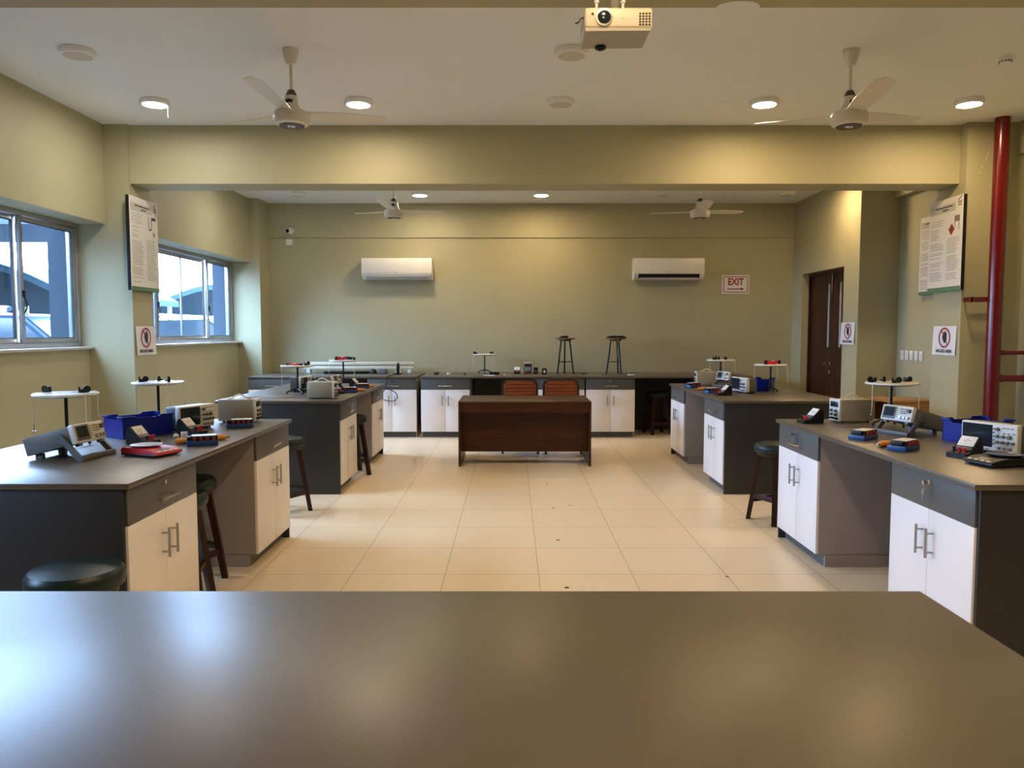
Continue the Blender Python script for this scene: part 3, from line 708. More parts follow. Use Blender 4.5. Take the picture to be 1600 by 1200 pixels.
# NO-GO signs, built facing local -y
def make_nogo():
    t = thing('warning_sign', '', 'sign')
    b = MB(); n = 10; bm = b.bm; rows = []
    for i in range(n+1):
        u = i/n; x = -0.21+0.42*u; bend = 0.004+0.010*(abs(2*u-1)**3)
        rows.append([(x, -bend*(0.3+0.7*v), -0.148+0.296*(1-v)) for v in (0, 0.25, 0.5, 0.75, 1)])
    A = [[bm.verts.new(p) for p in r] for r in rows]; B = [[bm.verts.new((p[0], p[1]+0.001, p[2])) for p in r] for r in rows]
    for i in range(n):
        for j in range(4):
            bm.faces.new((A[i][j], A[i+1][j], A[i+1][j+1], A[i][j+1])); bm.faces.new((B[i][j], B[i][j+1], B[i+1][j+1], B[i+1][j]))
    for i in range(n):
        bm.faces.new((A[i][0], B[i][0], B[i+1][0], A[i+1][0])); bm.faces.new((A[i][4], A[i+1][4], B[i+1][4], B[i][4]))
    for j in range(4):
        bm.faces.new((A[0][j], A[0][j+1], B[0][j+1], B[0][j])); bm.faces.new((A[n][j], B[n][j], B[n][j+1], A[n][j+1]))
    b.build('sheet', PAPER, t)
    M = Matrix.Translation((0, -0.0065, 0.030)) @ RX90
    b = MB(); b.ring(0.089, 0.105, 0, 0.0012, M=M, seg=48, sx=1.0, sy=0.98)
    b.build('red_circle', INKR, t)
    b = MB(); b.box(-0.094, 0.094, -0.006, 0.006, 0.0002, 0.0010, M=M @ Matrix.Rotation(R(-52), 4, 'Z')); b.build('red_slash', INKR, t)
    hnd = [(-0.012, -0.052), (0.020, -0.052), (0.030, -0.020), (0.033, 0.010), (0.031, 0.045), (0.024, 0.046), (0.022, 0.015), (0.020, 0.062), (0.011, 0.064), (0.009, 0.018), (0.005, 0.068), (-0.005, 0.067), (-0.005, 0.017), (-0.012, 0.056), (-0.021, 0.053), (-0.018, 0.005), (-0.036, 0.022), (-0.045, 0.014), (-0.030, -0.022)]
    b = MB(); b.prism(hnd, 'z', 0.001, 0.0022, M=M @ Matrix.Translation((0.006, 0, 0))); b.build('hand_symbol', INK, t)
    text_mesh('no_go_lettering', 'NO-GO AREA', 0.046, INK, t, Matrix.Translation((0, -0.0105, -0.108)) @ RX90, sx=1.02, bold=0.0012)
    return t
NG = 'NO-GO AREA paper signs'
place('nogo', make_nogo, (4.438, 7.92, 1.463), -90, 'white NO-GO AREA sheet on the pillar beside the red pipe', NG)
place('nogo', make_nogo, (4.498, 10.345, 1.53), -90, 'white NO-GO AREA sheet beside the brown double door', NG)
place('nogo', make_nogo, (-3.788, 7.985, 1.463), 90, 'white NO-GO AREA sheet on the pillar between the two windows', NG)
# posters, built facing local -y, centre origin
def make_poster(kind):
    t = thing('wall_poster', '', 'poster')
    W, Hh = 0.30, 0.465
    b = MB(); b.box(-W, W, 0.0, 0.035, -Hh, Hh, 0.001); b.build('backing_board', BLACK, t)
    b = MB(); b.box(-W, W, -0.0025, 0.0, -Hh, Hh); b.build('printed_face', LABEL, t)
    b = MB(); b.box(-W, W, -0.0032, -0.002, -Hh, -Hh+0.042); b.build('footer_strip', GREEN, t)
    rnd = random.Random(kind)
    b = MB()
    b.box(-0.19, 0.12, -0.0032, -0.002, 0.375, 0.387); b.box(-0.06, 0.04, -0.0032, -0.002, 0.345, 0.357)
    b.build('heading_text', INK, t)
    b = MB(); b.box(-0.28, 0.17, -0.0027, -0.002, 0.325, 0.405); b.build('heading_band', mat('poster_band', (0.50, 0.49, 0.44), 0.55), t)
    b = MB()
    def lines(x0, x1, z0, z1, step, ind=0):
        z = z1
        while z > z0:
            if rnd.random() < 0.88:
                b.box(x0+(0.015 if rnd.random() < 0.3 else 0), x0+(x1-x0)*rnd.uniform(0.72, 1.0), -0.0031, -0.002, z-0.0042, z)
            z -= step
    lines(-0.27, -0.02, 0.20, 0.30, 0.022); lines(-0.27, -0.10, 0.06, 0.17, 0.019); lines(-0.27, -0.02, -0.36, 0.03, 0.0165); lines(0.03, 0.26, -0.36, 0.06, 0.0175)
    lines(-0.27, -0.05, -0.41, -0.375, 0.02)
    b.build('body_text', INKG, t)
    b = MB(); b.box(0.215, 0.275, -0.0032, -0.002, 0.365, 0.375); b.box(0.215, 0.225, -0.0032, -0.002, 0.38, 0.42); b.box(0.262, 0.272, -0.0032, -0.002, 0.38, 0.42); b.box(0.235, 0.25, -0.0032, -0.002, 0.385, 0.41)
    b.prism([(0.21, 0.425), (0.275, 0.455), (0.285, 0.45), (0.225, 0.42)], 'y', -0.0032, -0.002); b.build('emblem', INKB, t)
    if kind == 2:
        b = MB(); b.prism([(0.06, 0.15), (0.115, 0.205), (0.165, 0.145), (0.105, 0.085)], 'y', -0.0034, -0.002); d = b.build('warning_picture', INKR, t)
        b = MB(); b.prism([(0.078, 0.15), (0.115, 0.19), (0.15, 0.145), (0.107, 0.10)], 'y', -0.0040, -0.0033); b.build('picture_inner', REDD, d)
        b = MB(); b.box(0.16, 0.25, -0.0033, -0.002, 0.215, 0.275); b.build('sensor_picture', mat('poster_brown', (0.20, 0.15, 0.11), 0.6), t)
        b = MB(); b.box(0.165, 0.172, -0.0033, -0.002, 0.16, 0.215); b.box(0.235, 0.242, -0.0033, -0.002, 0.13, 0.215); b.build('lead_picture', INK, t)
    else:
        b = MB(); pts = [(0.09, 0.30), (0.10, 0.30), (0.10, 0.20), (0.115, 0.18), (0.14, 0.18), (0.155, 0.20), (0.155, 0.29), (0.165, 0.29), (0.165, 0.195), (0.145, 0.165), (0.11, 0.165), (0.09, 0.195)]
        b.prism(pts, 'y', -0.0033, -0.002); b.box(0.16, 0.25, -0.0033, -0.002, 0.275, 0.305); b.box(0.19, 0.20, -0.0033, -0.002, 0.10, 0.15); b.box(0.215, 0.225, -0.0033, -0.002, 0.11, 0.15); b.build('diagram', INK, t)
    # rounded outline boxes
    return t
place('poster2', lambda: make_poster(2), (4.40, 7.915, 2.43), -90, 'framed instruction poster with a red diamond picture on the pillar beside the red pipe', 'instruction posters')
place('poster3', lambda: make_poster(3), (4.980, 9.20, 2.46), -90, 'instruction poster half hidden behind the poster with the red diamond', 'instruction posters')
place('poster1', lambda: make_poster(1), (-3.75, 7.95, 2.43), 90, 'instruction poster with a small circuit drawing on the pillar between the windows', 'instruction posters')
# switches
for i in range(5):
    def mk():
        t = thing('light_switch', '', 'light switch')
        b = MB(); b.box(-0.040, 0.040, -0.010, 0.0, -0.060, 0.060, 0.003); b.build('plate', ACW, t)
        b = MB(); b.box(-0.015, 0.015, -0.015, -0.009, -0.028, 0.028, 0.002); b.build('rocker', LABEL, t)
        return t
    place('switch', mk, (5.019, 9.455+0.115*i, 1.255), -90, ('first', 'second', 'third', 'fourth', 'fifth')[i]+' white switch plate of the row beneath the half hidden poster, counted from the pillar', 'row of light switches')
# security camera and box
t = thing('wall_mounted_camera', 'small white round security camera on the back wall band near the corner pillar', 'camera', (-3.53, 12.425, 3.155))
b = MB(); M = Matrix.Translation((0, -0.0, 0)) @ RX90; b.lathe([(0, 0), (0.055, 0), (0.055, 0.03), (0.045, 0.045), (0, 0.05)], M=M, seg=28); b.build('base', ACW, t)
M = Matrix.Translation((-0.005, -0.03, 0)) @ Matrix.Rotation(R(100), 4, 'X') @ Matrix.Rotation(R(-14), 4, 'Y')
b = MB(); b.lathe([(0, 0), (0.043, 0), (0.043, 0.075), (0.036, 0.08), (0.036, 0.07), (0, 0.07)], M=M, seg=28); bd = b.build('camera_body', ACW, t)
b = MB(); b.lathe([(0, 0.068), (0.034, 0.068), (0.026, 0.078), (0, 0.082)], M=M, seg=24); b.build('lens', BLACK, bd)
t = thing('junction_box', 'small white junction box on the wall just below the security camera', 'junction box', (-3.555, 12.449, 2.975))
b = MB(); b.box(-0.048, 0.048, -0.045, 0, -0.048, 0.048, 0.004); b.build('box', ACW, t)
b = MB(); b.tube([(0.045, -0.02, -0.01), (0.075, -0.015, 0.03), (0.07, -0.01, 0.065), (0.02, -0.01, 0.07), (-0.03, -0.012, 0.065)], 0.004, 6); b.build('cable', ACW, t)
# red pipe
t = thing('red_pipe', 'thick glossy red vertical fire pipe with two branches beside the pillar', 'pipe', (4.675, 7.50, 0))
b = MB(); b.cyl((0, 0, 0), (0, 0, ZC-0.002), 0.066, seg=36); b.cyl((0, 0, 3.17), (0, 0, 3.178), 0.0675, seg=36); b.build('riser', PIPE, t)
b = MB(); b.cyl((0, 0, 1.35), (0.34, 0, 1.35), 0.020, seg=18); b.cyl((0.05, 0, 1.35), (0.10, 0, 1.35), 0.026, seg=18); b.build('thin_branch', PIPE, t)
b = MB(); b.cyl((0, 0, 1.10), (0.34, 0, 1.10), 0.032, seg=20); b.cyl((0.045, 0, 1.10), (0.095, 0, 1.10), 0.038, seg=20); b.build('thick_branch', PIPE, t)
b = MB(); b.box(-0.215, -0.05, 0.09, 0.10, 1.845, 1.890); b.box(-0.215, -0.205, 0.02, 0.158, 1.845, 1.890); b.box(-0.215, -0.05, 0.02, 0.03, 1.845, 1.890)
b.ring(0.066, 0.071, 1.862, 1.876, seg=36); b.build('clamp_bracket', PIPE, t)

# ================================================================ INSTRUMENTS
Z = H_TOP+0.0005
def make_force_table(top_mat=None):
    t = thing('force_table', '', 'force table')
    for k in range(3):
        a = R(-90+120*k); c, s = math.cos(a), math.sin(a)
        l = MB(); l.tube([(0.005*c, 0.005*s, 0.050), (0.04*c, 0.04*s, 0.052), (0.075*c, 0.075*s, 0.036), (0.115*c, 0.115*s, 0.022)], [0.010, 0.009, 0.008, 0.007], 8)
        lo = l.build('leg', BLACKM, t)
        f = MB(); f.cyl((0.112*c, 0.112*s, 0), (0.112*c, 0.112*s, 0.020), 0.005, seg=10); f.cyl((0.112*c, 0.112*s, 0.008), (0.112*c, 0.112*s, 0.014), 0.011, seg=14); f.build('levelling_foot', BLACKM, lo)
    p = MB(); p.cyl((0, 0, 0.035), (0, 0, 0.292), 0.0095, seg=16); p.cyl((0, 0, 0.035), (0, 0, 0.075), 0.013, seg=16); p.build('pole', BLACKM, t)
    d = MB(); d.lathe([(0, 0.290), (0.165, 0.290), (0.170, 0.293), (0.170, 0.301), (0.167, 0.304), (0, 0.304)], seg=56); d.build('disc', DISCW, t)
    u = MB(); u.lathe([(0, 0.284), (0.135, 0.284), (0.150, 0.290), (0, 0.290)], seg=40); u.build('disc_underside', GREYD, t)
    for k, (a, L) in enumerate(((182, 0.17), (-32, 0.19), (48, 0.15))):
        c, s = math.cos(R(a)), math.sin(R(a)); r = 0.176
        st = MB(); st.tube([(0.02*c, 0.02*s, 0.307), (0.165*c, 0.165*s, 0.308), (r*c, r*s, 0.303), (r*c, r*s, 0.29), (r*c+0.002, r*s, 0.303-L)], 0.0022, 6)
        so = st.build('string', STRING, t)
        w = MB(); z = 0.303-L; w.cyl((r*c, r*s, z-0.045), (r*c, r*s, z+0.002), 0.0028, seg=8); w.cyl((r*c, r*s, z-0.049), (r*c, r*s, z-0.044), 0.011, seg=14); w.build('weight_hanger', STEEL, so)
    return t
FT = 'force tables with white discs'
def ft(x, y, rz, lab): return place('ft', make_force_table, (x, y, Z), rz, lab, FT)
ft(-2.555, 4.40, 5, 'white disc force table behind the tilted grey function generator on the window-side front bench')
ft(-2.485, 5.40, -14, 'white disc force table behind the blue bin on the window-side front bench')
ft(2.63, 5.33, 20, 'white disc force table behind the tilted function generator near the red pipe')
ft(-2.245, 8.06, 40, 'white disc force table beside the beige power supply on the window-side back bench')
ft(-2.085, 9.52, 0, 'white disc force table in front of the cream rail, at the far bench end')
ft(2.78, 8.28, 0, 'white disc force table with a red level on it, beside the brown door')
ft(2.605, 9.63, -60, 'white disc force table at the far end of the door-side back bench')
ft(-0.43, 12.10, 0, 'white disc force table on the back counter casting shadows on the wall')
DZ_ = Z+0.3045
def make_clamp():
    t = thing('pulley_clamp', '', 'pulley')
    b = MB(); b.box(-0.022, 0.012, -0.010, 0.010, 0, 0.022, 0.002); b.box(-0.022, -0.012, -0.009, 0.009, 0.02, 0.036, 0.002); b.build('clamp_body', BLACK, t)
    b = MB(); b.cyl((0.022, -0.004, 0.021), (0.022, 0.004, 0.021), 0.020, seg=20); b.build('wheel', BLACKM, t)
    b = MB(); b.cyl((-0.004, 0.010, 0.011), (-0.004, 0.026, 0.011), 0.005, seg=10); b.build('screw_knob', BLACKM, t)
    return t
def clamp(x, y, rz, lab): place('clamp', make_clamp, (x, y, DZ_), rz, lab, 'black pulley clamps on the force tables')
W1 = 'force table behind the tilted generator, window side'
clamp(-2.67, 4.42, 160, 'dark pulley clamp, window end of the '+W1)
clamp(-2.462, 4.41, 30, 'dark pulley clamp, aisle end of the '+W1)
W2 = 'force table behind the window-side blue bin'
clamp(-2.58, 5.37, 20, 'black pulley clamp at the window end of the '+W2)
clamp(-2.49, 5.43, -70, 'black pulley clamp in the middle of the '+W2)
clamp(-2.395, 5.37, 120, 'black pulley clamp at the aisle end of the '+W2)
W3 = 'force table near the red pipe'
clamp(2.50, 5.33, 190, 'black pulley clamp closest to the aisle on the '+W3)
clamp(2.61, 5.40, 70, 'black pulley clamp standing highest near the middle of the '+W3)
clamp(2.625, 5.27, -20, 'black pulley clamp above the pole of the '+W3)
clamp(2.735, 5.33, 15, 'dark reddish pulley clamp at the wall end of the '+W3)
clamp(-2.15, 8.05, 40, 'black pulley clamp beside the flat red level on the nearer of two force tables')
clamp(-2.01, 9.50, 30, 'black pulley clamp touching the red level in front of the cream rail')
clamp(-1.955, 9.54, 130, 'black pulley clamp alone at the disc edge in front of the cream rail')
W4 = 'far force table of the door-side bench'
clamp(2.525, 9.62, 10, 'black pulley clamp at the aisle end of the '+W4)
clamp(2.595, 9.66, 70, 'black pulley clamp in the middle of the '+W4)
clamp(2.665, 9.62, 100, 'black pulley clamp at the wall end of the '+W4)
clamp(-0.565, 12.08, 180, 'black pulley clamp at the window end of the back counter force table')
clamp(-0.33, 12.06, 20, 'black pulley clamp at the other end of the back counter force table')
def make_level(h):
    t = thing('spirit_level', '', 'spirit level')
    b = MB(); b.prism([(-0.062, 0), (0.062, 0), (0.066, 0.02*h), (0.06, 0.042*h), (0.022, 0.042*h), (0.012, 0.030*h), (-0.012, 0.030*h), (-0.022, 0.042*h), (-0.06, 0.042*h), (-0.066, 0.02*h)], 'y', -0.011, 0.011); b.build('body', RED, t)
    for s in (-1, 1):
        b = MB(); x0, x1 = sorted((s*0.056, s*0.088)); b.prism([(x0, 0), (x1, 0), (x1-0.004*s, 0.043*h), (x0, 0.043*h)] if s > 0 else [(x0, 0), (x1, 0), (x1, 0.043*h), (x0+0.004, 0.043*h)], 'y', -0.012, 0.012); b.build('end_cap', BLACK, t)
    b = MB(); b.cyl((-0.014, 0, 0.034*h), (0.014, 0, 0.034*h), 0.006, seg=12); b.build('vial', CREAM, t)
    return t
place('level', lambda: make_level(1.0), (2.79, 8.26, DZ_), 0, 'red and black spirit level on the force table beside the brown door')
place('level', lambda: make_level(1.0), (-2.10, 9.53, DZ_), 10, 'red spirit level with bright vial in front of the cream rail on the back counter')
place('levelflat', lambda: make_level(0.45), (-2.27, 8.04, DZ_), -5, 'flat red spirit level with black ends on the nearer of two force tables')

def make_psu():
    t = thing('power_supply', '', 'power supply')
    W, L, Hh = 0.13, 0.27, 0.155; z0 = 0.010
    b = MB(); b.box(-W/2, W/2, -L/2+0.012, L/2, z0, z0+Hh, 0.004); bo = b.build('case', BEIGE, t)
    g = MB()
    for s in (-1, 1):
        for i in range(9):
            z = z0+0.035+i*0.0125
            x0, x1 = sorted((s*(W/2-0.001), s*(W/2+0.0006))); g.box(x0, x1, -0.10, 0.10, z, z+0.0022)
    g.build('louvre_lines', BEIGED, bo)
    f = MB(); f.box(-W/2-0.002, W/2+0.002, -L/2, -L/2+0.016, z0-0.002, z0+Hh+0.002, 0.004); fo = f.build('front_panel', PANEL, t)
    y = -L/2
    d = MB(); d.box(-0.048, 0.048, y-0.002, y+0.001, z0+0.100, z0+0.140, 0.001); d.build('display', SCREEN, fo)
    for x in (-0.028, 0.028):
        for z in (0.045, 0.074):
            k = MB(); k.cyl((x, y-0.016, z0+z), (x, y+0.001, z0+z), 0.0095, 0.011, seg=18); k.build('knob', GREYD, fo)
    s = MB(); s.box(-0.05, 0.05, y-0.003, y+0.001, z0+0.010, z0+0.026, 0.001)
    for x in (-0.036, 0, 0.036): s.cyl((x, y-0.018, z0+0.018), (x, y, z0+0.018), 0.006, seg=12)
    s.build('terminal_strip', BLACK, fo)
    h = MB(); zt = z0+Hh
    P = [(0, -0.085, zt+0.002), (0, -0.055, zt+0.006), (0, -0.030, zt+0.024), (0, 0.0, zt+0.034), (0, 0.030, zt+0.024), (0, 0.055, zt+0.006), (0, 0.085, zt+0.002)]
    h.tube(P, [0.006]*7, 8); h.build('carry_handle', CREAM, t)
    for x in (-0.05, 0.05):
        for yy in (-0.10, 0.10):
            k = MB(); k.cyl((x, yy, 0), (x, yy, z0+0.002), 0.008, seg=12); k.build('foot', BLACK, t)
    return t
PG = 'beige bench power supplies'
def psu(x, y, h, lab): place('psu', make_psu, (x, y, Z), h+90, lab, PG)
psu(-1.985, 5.60, 0, 'beige power supply at the far end of the window-side front bench')
psu(-1.865, 7.56, -3, 'beige power supply at the corner of the window-side back bench')
psu(2.475, 5.60, -171, 'beige power supply with arched handle near the red pipe')
psu(2.385, 9.44, 176, 'beige power supply at the far end of the door-side back bench')
def make_gen():
    t = thing('function_generator', '', 'function generator')
    W, L, Hh = 0.235, 0.29, 0.092; tilt = R(-15)
    M = Matrix.Translation((0, 0.155, 0.016)) @ Matrix.Rotation(tilt, 4, 'X')
    b = MB(); b.box(-W/2, W/2, -L+0.02, 0, 0, Hh, 0.006, M=M); b.build('case', GREYP, t)
    b = MB(); b.box(-W/2+0.002, W/2-0.002, -0.25, -0.01, Hh-0.001, Hh+0.0012, 0, M=M); b.build('top_cover', BEIGE, t)
    f = MB(); f.box(-W/2-0.003, W/2+0.003, -L, -L+0.03, -0.004, Hh+0.004, 0.006, M=M); fo = f.build('front_bezel', PANEL, t)
    s = MB(); s.box(-0.108, -0.005, -L-0.0015, -L+0.001, 0.008, 0.088, 0.001, M=M); so = s.build('screen_surround', GREYD, fo)
    s = MB(); s.box(-0.098, -0.018, -L-0.003, -L, 0.024, 0.080, 0.0, M=M); s.build('screen', SCREEN, so)
    k = MB()
    for i in range(5): k.box(0.000, 0.010, -L-0.004, -L+0.001, 0.022+i*0.0125, 0.029+i*0.0125, 0.001, M=M)
    for i in range(4):
        for j in range(3): k.box(0.024+i*0.014, 0.034+i*0.014, -L-0.004, -L+0.001, 0.045+j*0.013, 0.053+j*0.013, 0.001, M=M)
    k.build('keypad', BEIGED, fo)
    k = MB(); k.cyl((0.096, -L-0.016, 0.066), (0.096, -L, 0.066), 0.012, 0.013, seg=20, M=M); k.build('dial_knob', GREYD, fo)
    for x in (0.040, 0.068, 0.096):
        k = MB(); k.cyl((x, -L-0.014, 0.020), (x, -L, 0.020), 0.009, seg=16, M=M); k.build('connector', STEEL, fo)
    h = MB()
    for s in (-1, 1):
        x0, x1 = sorted((s*(W/2+0.004), s*(W/2+0.018)))
        h.prism([(-0.055, 0.125), (-0.020, 0.125), (-0.135, 0.0), (-0.160, 0.0), (-0.165, 0.012)], 'x', x0, x1)
        x0, x1 = sorted((s*(W/2-0.002), s*(W/2+0.016))); h.cyl((x0, -0.040, 0.110), (x1, -0.040, 0.110), 0.024, seg=22)
    h.box(-W/2-0.018, W/2+0.018, -0.166, -0.140, 0.0, 0.026, 0.004)
    h.build('bail_handle', GREYD, t)
    for x in (-0.085, 0.085):
        k = MB(); k.box(x-0.012, x+0.012, 0.085, 0.125, 0.0, 0.030, 0.003); k.build('rear_foot', GREYD, t)
        k = MB(); k.box(x-0.014, x+0.014, -L+0.005, -L+0.03, -0.018, 0.0, 0.003, M=M); k.build('front_foot', GREYP, t)
    return t
GG = 'tilted function generators'
def gen(x, y, h, lab): place('gen', make_gen, (x, y, Z), h+90, lab, GG)
gen(-2.315, 4.01, -6, 'grey function generator tilted on its handle at the window end of the window-side front bench')
gen(2.565, 4.945, -160, 'grey function generator tilted on its handle beside the blue bin near the red pipe')
gen(-2.03, 8.46, -6, 'tilted grey function generator behind the beige supply on the window-side back bench')
gen(2.60, 9.16, -160, 'small looking tilted function generator beside the oscilloscope on the door-side back bench')
def make_scope():
    t = thing('oscilloscope', '', 'oscilloscope')
    W, Hh, D = 0.31, 0.152, 0.13; z0 = 0.012
    b = MB(); b.box(-W/2+0.006, W/2-0.006, -D/2+0.03, D/2, z0+0.004, z0+Hh-0.004, 0.010, seg=3); b.build('rear_case', GREYD, t)
    f = MB(); f.box(-W/2, W/2, -D/2, -D/2+0.04, z0, z0+Hh, 0.008, seg=3); fo = f.build('front_bezel', PANEL, t)
    y = -D/2
    s = MB(); s.box(-0.146, 0.022, y-0.0015, y+0.001, z0+0.022, z0+0.142, 0.0); s.build('screen', SCREEN, fo)
    k = MB()
    for j in range(5): k.box(0.026, 0.032, y-0.004, y+0.001, z0+0.038+j*0.02, z0+0.048+j*0.02, 0.001)
    for i in range(6): k.box(-0.12+i*0.022, -0.108+i*0.022, y-0.003, y+0.001, z0+0.007, z0+0.013, 0.001)
    for i in range(4): k.box(0.05+i*0.026, 0.066+i*0.026, y-0.003, y+0.001, z0+0.100, z0+0.105, 0.0008)
    for i in range(3): k.box(0.075+i*0.022, 0.090+i*0.022, y-0.003, y+0.001, z0+0.128, z0+0.133, 0.0008)
    k.build('keypad', GREYP, fo)
    for (x, z, r) in ((0.052, 0.122, 0.010), (0.052, 0.085, 0.009), (0.082, 0.085, 0.009), (0.116, 0.085, 0.011), (0.052, 0.054, 0.008), (0.080, 0.054, 0.008), (0.108, 0.054, 0.008), (0.136, 0.054, 0.008)):
        k = MB(); k.cyl((x, y-0.015, z0+z), (x, y, z0+z), r*0.9, r, seg=16); k.build('knob', GREYD, fo)
    for x in (0.055, 0.088, 0.121):
        k = MB(); k.cyl((x, y-0.014, z0+0.022), (x, y, z0+0.022), 0.008, seg=14); k.build('connector', STEEL, fo)
    for x in (-0.11, 0.11):
        k = MB(); k.box(x-0.015, x+0.015, -D/2+0.004, D/2-0.01, 0, z0+0.006, 0.003); k.build('foot', GREYD, t)
    return t
OG = 'oscilloscopes with pale fronts'
def scope(x, y, h, lab): place('scope', make_scope, (x, y, Z), h+90, lab, OG)
scope(-2.165, 5.16, -22, 'oscilloscope right behind the blue bin on the window-side front bench')
scope(2.635, 4.17, -155, 'oscilloscope with dark side behind the black scale near the red pipe')
scope(-2.33, 8.50, -8, 'oscilloscope seen from its dark side beside the pole of a force table')
scope(2.50, 8.29, -166, 'oscilloscope on the door-side bench beside a small blue bin')
def make_bin():
    t = thing('storage_bin', '', 'bin')
    W, D, Hh, th = 0.165, 0.105, 0.135, 0.004
    b = MB()
    for s in (-1, 1):
        x0, x1 = sorted((s*W, s*(W-th)))
        b.prism([(-D, 0.004), (D, 0.004), (D, Hh), (0.05, Hh), (0.04, Hh-0.022), (-0.04, Hh-0.022), (-0.05, Hh), (-D, Hh)], 'x', x0, x1)
        y0, y1 = sorted((s*D, s*(D-th)))
        b.prism([(-W, 0.004), (W, 0.004), (W, Hh), (0.085, Hh), (0.07, Hh-0.012), (-0.07, Hh-0.012), (-0.085, Hh), (-W, Hh)], 'y', y0, y1)
    b.box(-W, W, -D, D, 0, 0.006); b.build('bin_body', BLUE, t)
    r = MB()
    for s in (-1, 1):
        for (a, bb) in ((-W-0.006, -0.085), (0.085, W+0.006)):
            y0, y1 = sorted((s*D, s*(D+0.008))); r.box(a, bb, y0, y1, Hh-0.012, Hh, 0.001)
        for (a, bb) in ((-D, -0.05), (0.05, D)):
            x0, x1 = sorted((s*W, s*(W+0.008))); r.box(x0, x1, a, bb, Hh-0.012, Hh, 0.001)
    r.build('rim', BLUE, t)
    return t
BG = 'blue plastic storage bins'
def bin_(x, y, rz, lab): place('bin', make_bin, (x, y, Z), rz, lab, BG)
bin_(-2.363, 4.857, 57, 'open blue plastic bin between the oscilloscope and the tilted generator by the windows')
bin_(2.795, 4.60, 22, 'open blue plastic bin partly hidden behind the oscilloscope near the red pipe')
bin_(2.80, 8.62, 60, 'blue plastic bin behind the oscilloscope on the door-side back bench')
b = MB(); bm = b.bm
r_ = bmesh.ops.create_icosphere(bm, subdivisions=3, radius=1.0)
for v in bm.verts: v.co = Vector((v.co.x*0.125, v.co.y*0.07, v.co.z*0.05))*random.uniform(0.86, 1.06)
o = b.build('plastic_bag', mat('clear_bag', (0.45, 0.50, 0.62), 0.2), smooth=False); tag(o, 'crumpled pale plastic bag inside the blue bin by the windows', 'bag'); o.location = (-2.363, 4.857, Z+0.062); o.rotation_euler = (0, 0, R(57))
def make_meter():
    t = thing('analog_meter', '', 'meter')
    W = 0.052
    b = MB(); b.prism([(-0.085, 0), (0.065, 0), (0.068, 0.06), (0.055, 0.098), (0.040, 0.104), (-0.030, 0.030), (-0.085, 0.022)], 'x', -W, W); b.build('case', BLACK, t)
    # slope from (-0.030,0.030) to (0.040,0.104)
    a = math.atan2(0.074, 0.070); L = math.hypot(0.074, 0.070)
    M = Matrix.Translation((0, -0.030, 0.030)) @ Matrix.Rotation(a, 4, 'X')
    d = MB(); d.box(-0.044, 0.044, 0.034, L-0.004, 0.0, 0.003, 0.001, M=M); do = d.build('dial_face', PAPER, t)
    n = MB()
    pts = [(0.026*math.cos(q), 0.050+0.026*math.sin(q)-0.004) for q in [R(40+100*i/10) for i in range(11)]]
    n.tube([(p[0], p[1], 0.0034) for p in pts], 0.0012, 5, M=M); n.tube([(0, 0.045, 0.0034), (-0.014, 0.066, 0.0034)], 0.0008, 5, M=M); n.build('scale_and_needle', INKG, do)
    d = MB(); d.box(-0.044, 0.044, 0.006, 0.030, 0.0, 0.004, 0.001, M=M); d.build('dark_strip', GREYD, t)
    for x, m_ in ((-0.028, BLACKM), (0.0, RED), (0.028, RED)):
        k = MB(); k.cyl((x, -0.056, 0.024), (x, -0.056, 0.046), 0.007, seg=14); k.cyl((x, -0.056, 0.044), (x, -0.056, 0.052), 0.009, seg=14); k.build('terminal', m_, t)
    return t
MG = 'black wedge shaped analog meters'
def meter(x, y, h, lab): place('meter', make_meter, (x, y, Z), h+90, lab, MG)
meter(-2.165, 4.48, -12, 'black analog meter between the blue bin and the red scale')
meter(-2.055, 4.90, -12, 'black analog meter in front of the oscilloscope by the windows')
meter(2.155, 5.52, -172, 'black analog meter at the far corner of the bench near the red pipe')
meter(2.39, 4.03, -152, 'large looking black analog meter beside the black digital scale')
meter(-1.87, 8.13, -10, 'black analog meter close beside the beige supply of the window-side back bench')
meter(-1.835, 9.08, -10, 'black analog meter deep on the window-side back bench, beyond the orange handles')
meter(2.185, 7.93, -170, 'black analog meter near the front corner of the door-side back bench')
meter(0.08, 12.02, -90, 'black analog meter with white face on the back counter beside a small power supply')
